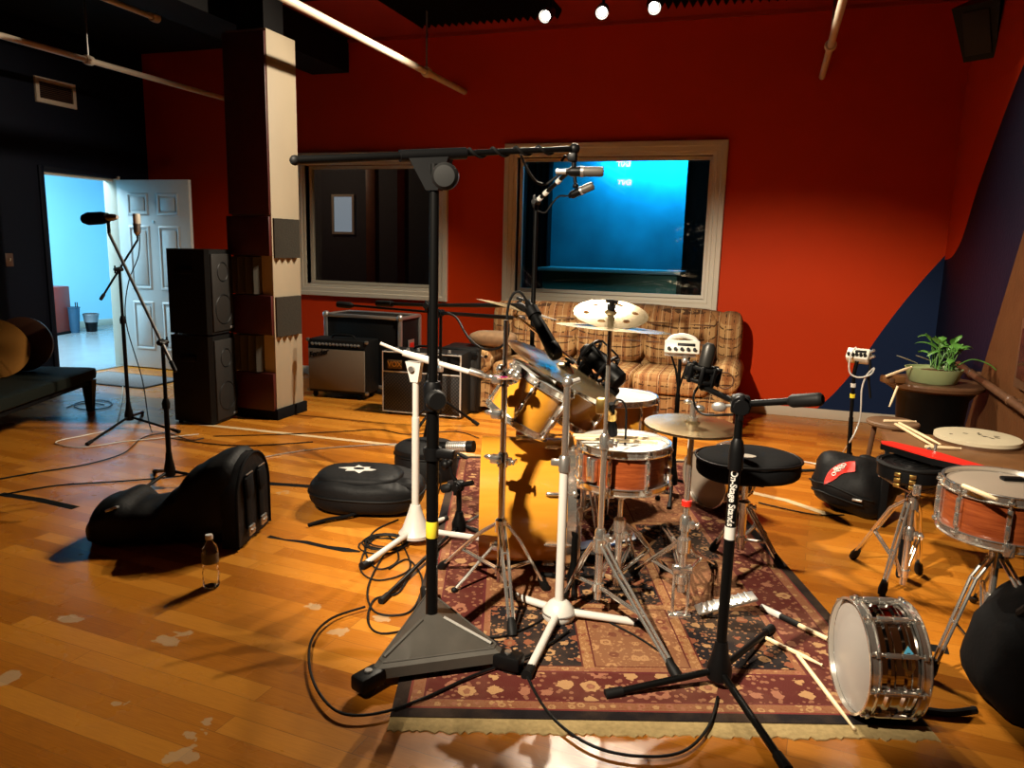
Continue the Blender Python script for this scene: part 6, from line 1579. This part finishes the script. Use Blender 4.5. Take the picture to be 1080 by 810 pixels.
cable('cable','thin cable running under the straight cymbal stand across the rug',fl((440,650),(480,660),(520,672),(560,660),(600,640),(660,665),(700,690),z=.016),.0035)
cable('cable','black cable hanging from the rear microphone down to the floor',[mt.M.translation+V((.02,0,0)),at(146,270,4.3),at(135,300,4.32),at(133,340,4.3),at(150,400,4.2)]+fl((160,455),(180,462),(250,470),(330,466)),.004)
# ------------------------------------------------------------ things seen through the windows
zd=at(640,285,8.3).z
t=T('mixing_desk','long desk with a pale edge seen low behind the blue window','desk',(-1.3,8.6,0))
mb=MB(); mb.box2((-2.5,8.3,zd-.03),(-.92,8.85,zd+.01),.006); t.p('desktop',mb,simple('pale blue edge',(.35,.55,.65),.4))
mb=MB(); mb.box2((-2.46,8.36,0),(-.96,8.8,zd-.03),.006); t.p('front_panel',mb,simple('teal green panel',(.08,.26,.22),.6))
t=T('curtain','dark curtain hanging at the left behind the blue window','curtain',(-2.6,8.9,0),'curtains of the blue room')
def cur(x0,x1,y,t):
    mb=MB(); mb.grid(lambda u,v:(x0+(x1-x0)*u,y+.05*math.sin(u*26),.02+2.7*v),60,4); bmesh.ops.solidify(mb.bm,geom=mb.bm.faces[:],thickness=.01); t.p('drape',mb,M['blackmat'],ang=80)
cur(-2.94,-2.62,9.2,t)
t=T('curtain','dark curtain hanging at the right behind the blue window','curtain',(0,8.9,0),'curtains of the blue room')
cur(-.99,.34,9.0,t)
t=T('storage_shelf','brown wooden shelf uprights seen through the dark window left of the big stand','shelf',(-4.4,8.3,0))
x=at(393,240,8.1).x
mb=MB(); mb.box((x,8.1,1.2),(.12,.10,2.4),.005); t.p('upright',mb,M['woodtop'])
x2=at(425,240,8.3).x; mb=MB(); mb.box((x2,8.3,1.2),(.10,.10,2.4),.005); t.p('upright',mb,M['woodtop'])
mb=MB(); mb.box(((x+x2)/2,8.2,.75),(x2-x+.1,.3,.03),.004); t.p('shelf_board',mb,M['darkwood'])
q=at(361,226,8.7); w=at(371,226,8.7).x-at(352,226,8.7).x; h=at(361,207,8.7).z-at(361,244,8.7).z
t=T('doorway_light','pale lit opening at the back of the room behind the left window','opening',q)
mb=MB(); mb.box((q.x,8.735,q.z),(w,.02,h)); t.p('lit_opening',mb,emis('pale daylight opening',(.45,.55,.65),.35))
mb=MB(); mb.rect_frame(q.x-w/2,q.x+w/2,q.z-h/2,q.z+h/2,[(0,8.745),(0,8.71),(.03,8.71),(.03,8.745)]); t.p('opening_frame',mb,M['trim'])
# exit sign on the wall behind the camera; the window panes mirror it
t=T('exit_sign','lit pink exit sign hung opposite, seen only as a mirror image in the blue window','sign',(0,0,0))
YS=-.6; q=at(658,173,2*(YB+.085)-YS)
zq=q.z; xq=q.x
t.o.location=V((xq,YS,zq)); t.M=Tr(xq,YS,zq); t.Mi=t.M.inverted()
mb=MB(); mb.box((xq,YS-.03,zq),(.30,.05,.20),.008); mb.cyl((xq,YS-.03,zq+.09),(xq,YS-.03,ZC),.012); t.p('box',mb,M['white'])
t.p('lettering',text_mb('EXIT',.13,Tr(xq,YS-.002,zq)@RZ(PI)@RX(R(90)),.002,0,.004),emis('pink sign glow',(1,.02,.25),26))
# ------------------------------------------------------------ light
def lamp(kind,name,loc,e,col,aim=None,**k):
    l=bpy.data.lights.new(name,kind); l.energy=e; l.color=col
    for a,v in k.items(): setattr(l,a,v)
    o=bpy.data.objects.new(name,l); C.objects.link(o); o.location=loc
    if aim is not None: o.rotation_euler=(V(aim)-V(loc)).to_track_quat('-Z','Y').to_euler()
    return o
WARM=(1,.86,.66)
for (p,d),en,aim in zip(spots,(350,285,175),((-3.3,3.2,.0),(-1.1,2.0,0),(.0,2.4,.0))):
    q=p+d*.05
    lamp('SPOT','ceiling spot beam',q,en,WARM,aim,spot_size=R(146),spot_blend=.4,shadow_soft_size=.022)
L2=(-1.45,.1,3.12)
lamp('SPOT','front ceiling spot beam',L2,1600,WARM,(-.45,4.1,.2),spot_size=R(52),spot_blend=.5,shadow_soft_size=.05)
# daylight in the hallway, blue wash in the booth
lamp('AREA','hallway daylight',(-8.4,5.9,2.85),420,(.62,.88,1.0),(-8.4,5.9,0),shape='RECTANGLE',size=2.2,size_y=2.6)
lamp('AREA','booth blue wash',(-1.3,9.36,2.5),50,(.02,.52,.95),(-1.3,9.6,2.0),shape='RECTANGLE',size=1.5,size_y=.12)
lamp('POINT','office fill',(-5.4,7.6,2.5),9,(1,.75,.5),shadow_soft_size=.1)  # added warm fill, no fixture: faintly lifts the dark office and its brown uprights
lamp('AREA','booth desk fill',(-1.5,7.7,2.7),9,(.10,.65,.85),(-1.6,8.3,.6),shape='RECTANGLE',size=.5,size_y=.3)  # extra fill without a fixture, added to brighten the desk front
w=bpy.data.worlds.new('world'); sc.world=w; w.use_nodes=True; w.node_tree.nodes['Background'].inputs[0].default_value=(.5,.6,.8,1); w.node_tree.nodes['Background'].inputs[1].default_value=.008
vs=sc.view_settings; vs.view_transform='Standard'; vs.look='None'; vs.exposure=0; vs.gamma=1
try: vs.use_curve_mapping=False
except Exception: pass
cy=sc.cycles; cy.use_denoising=True; cy.max_bounces=8; cy.glossy_bounces=4; cy.transmission_bounces=6; cy.transparent_max_bounces=8; cy.diffuse_bounces=3; cy.sample_clamp_indirect=6; cy.caustics_reflective=False; cy.caustics_refractive=False
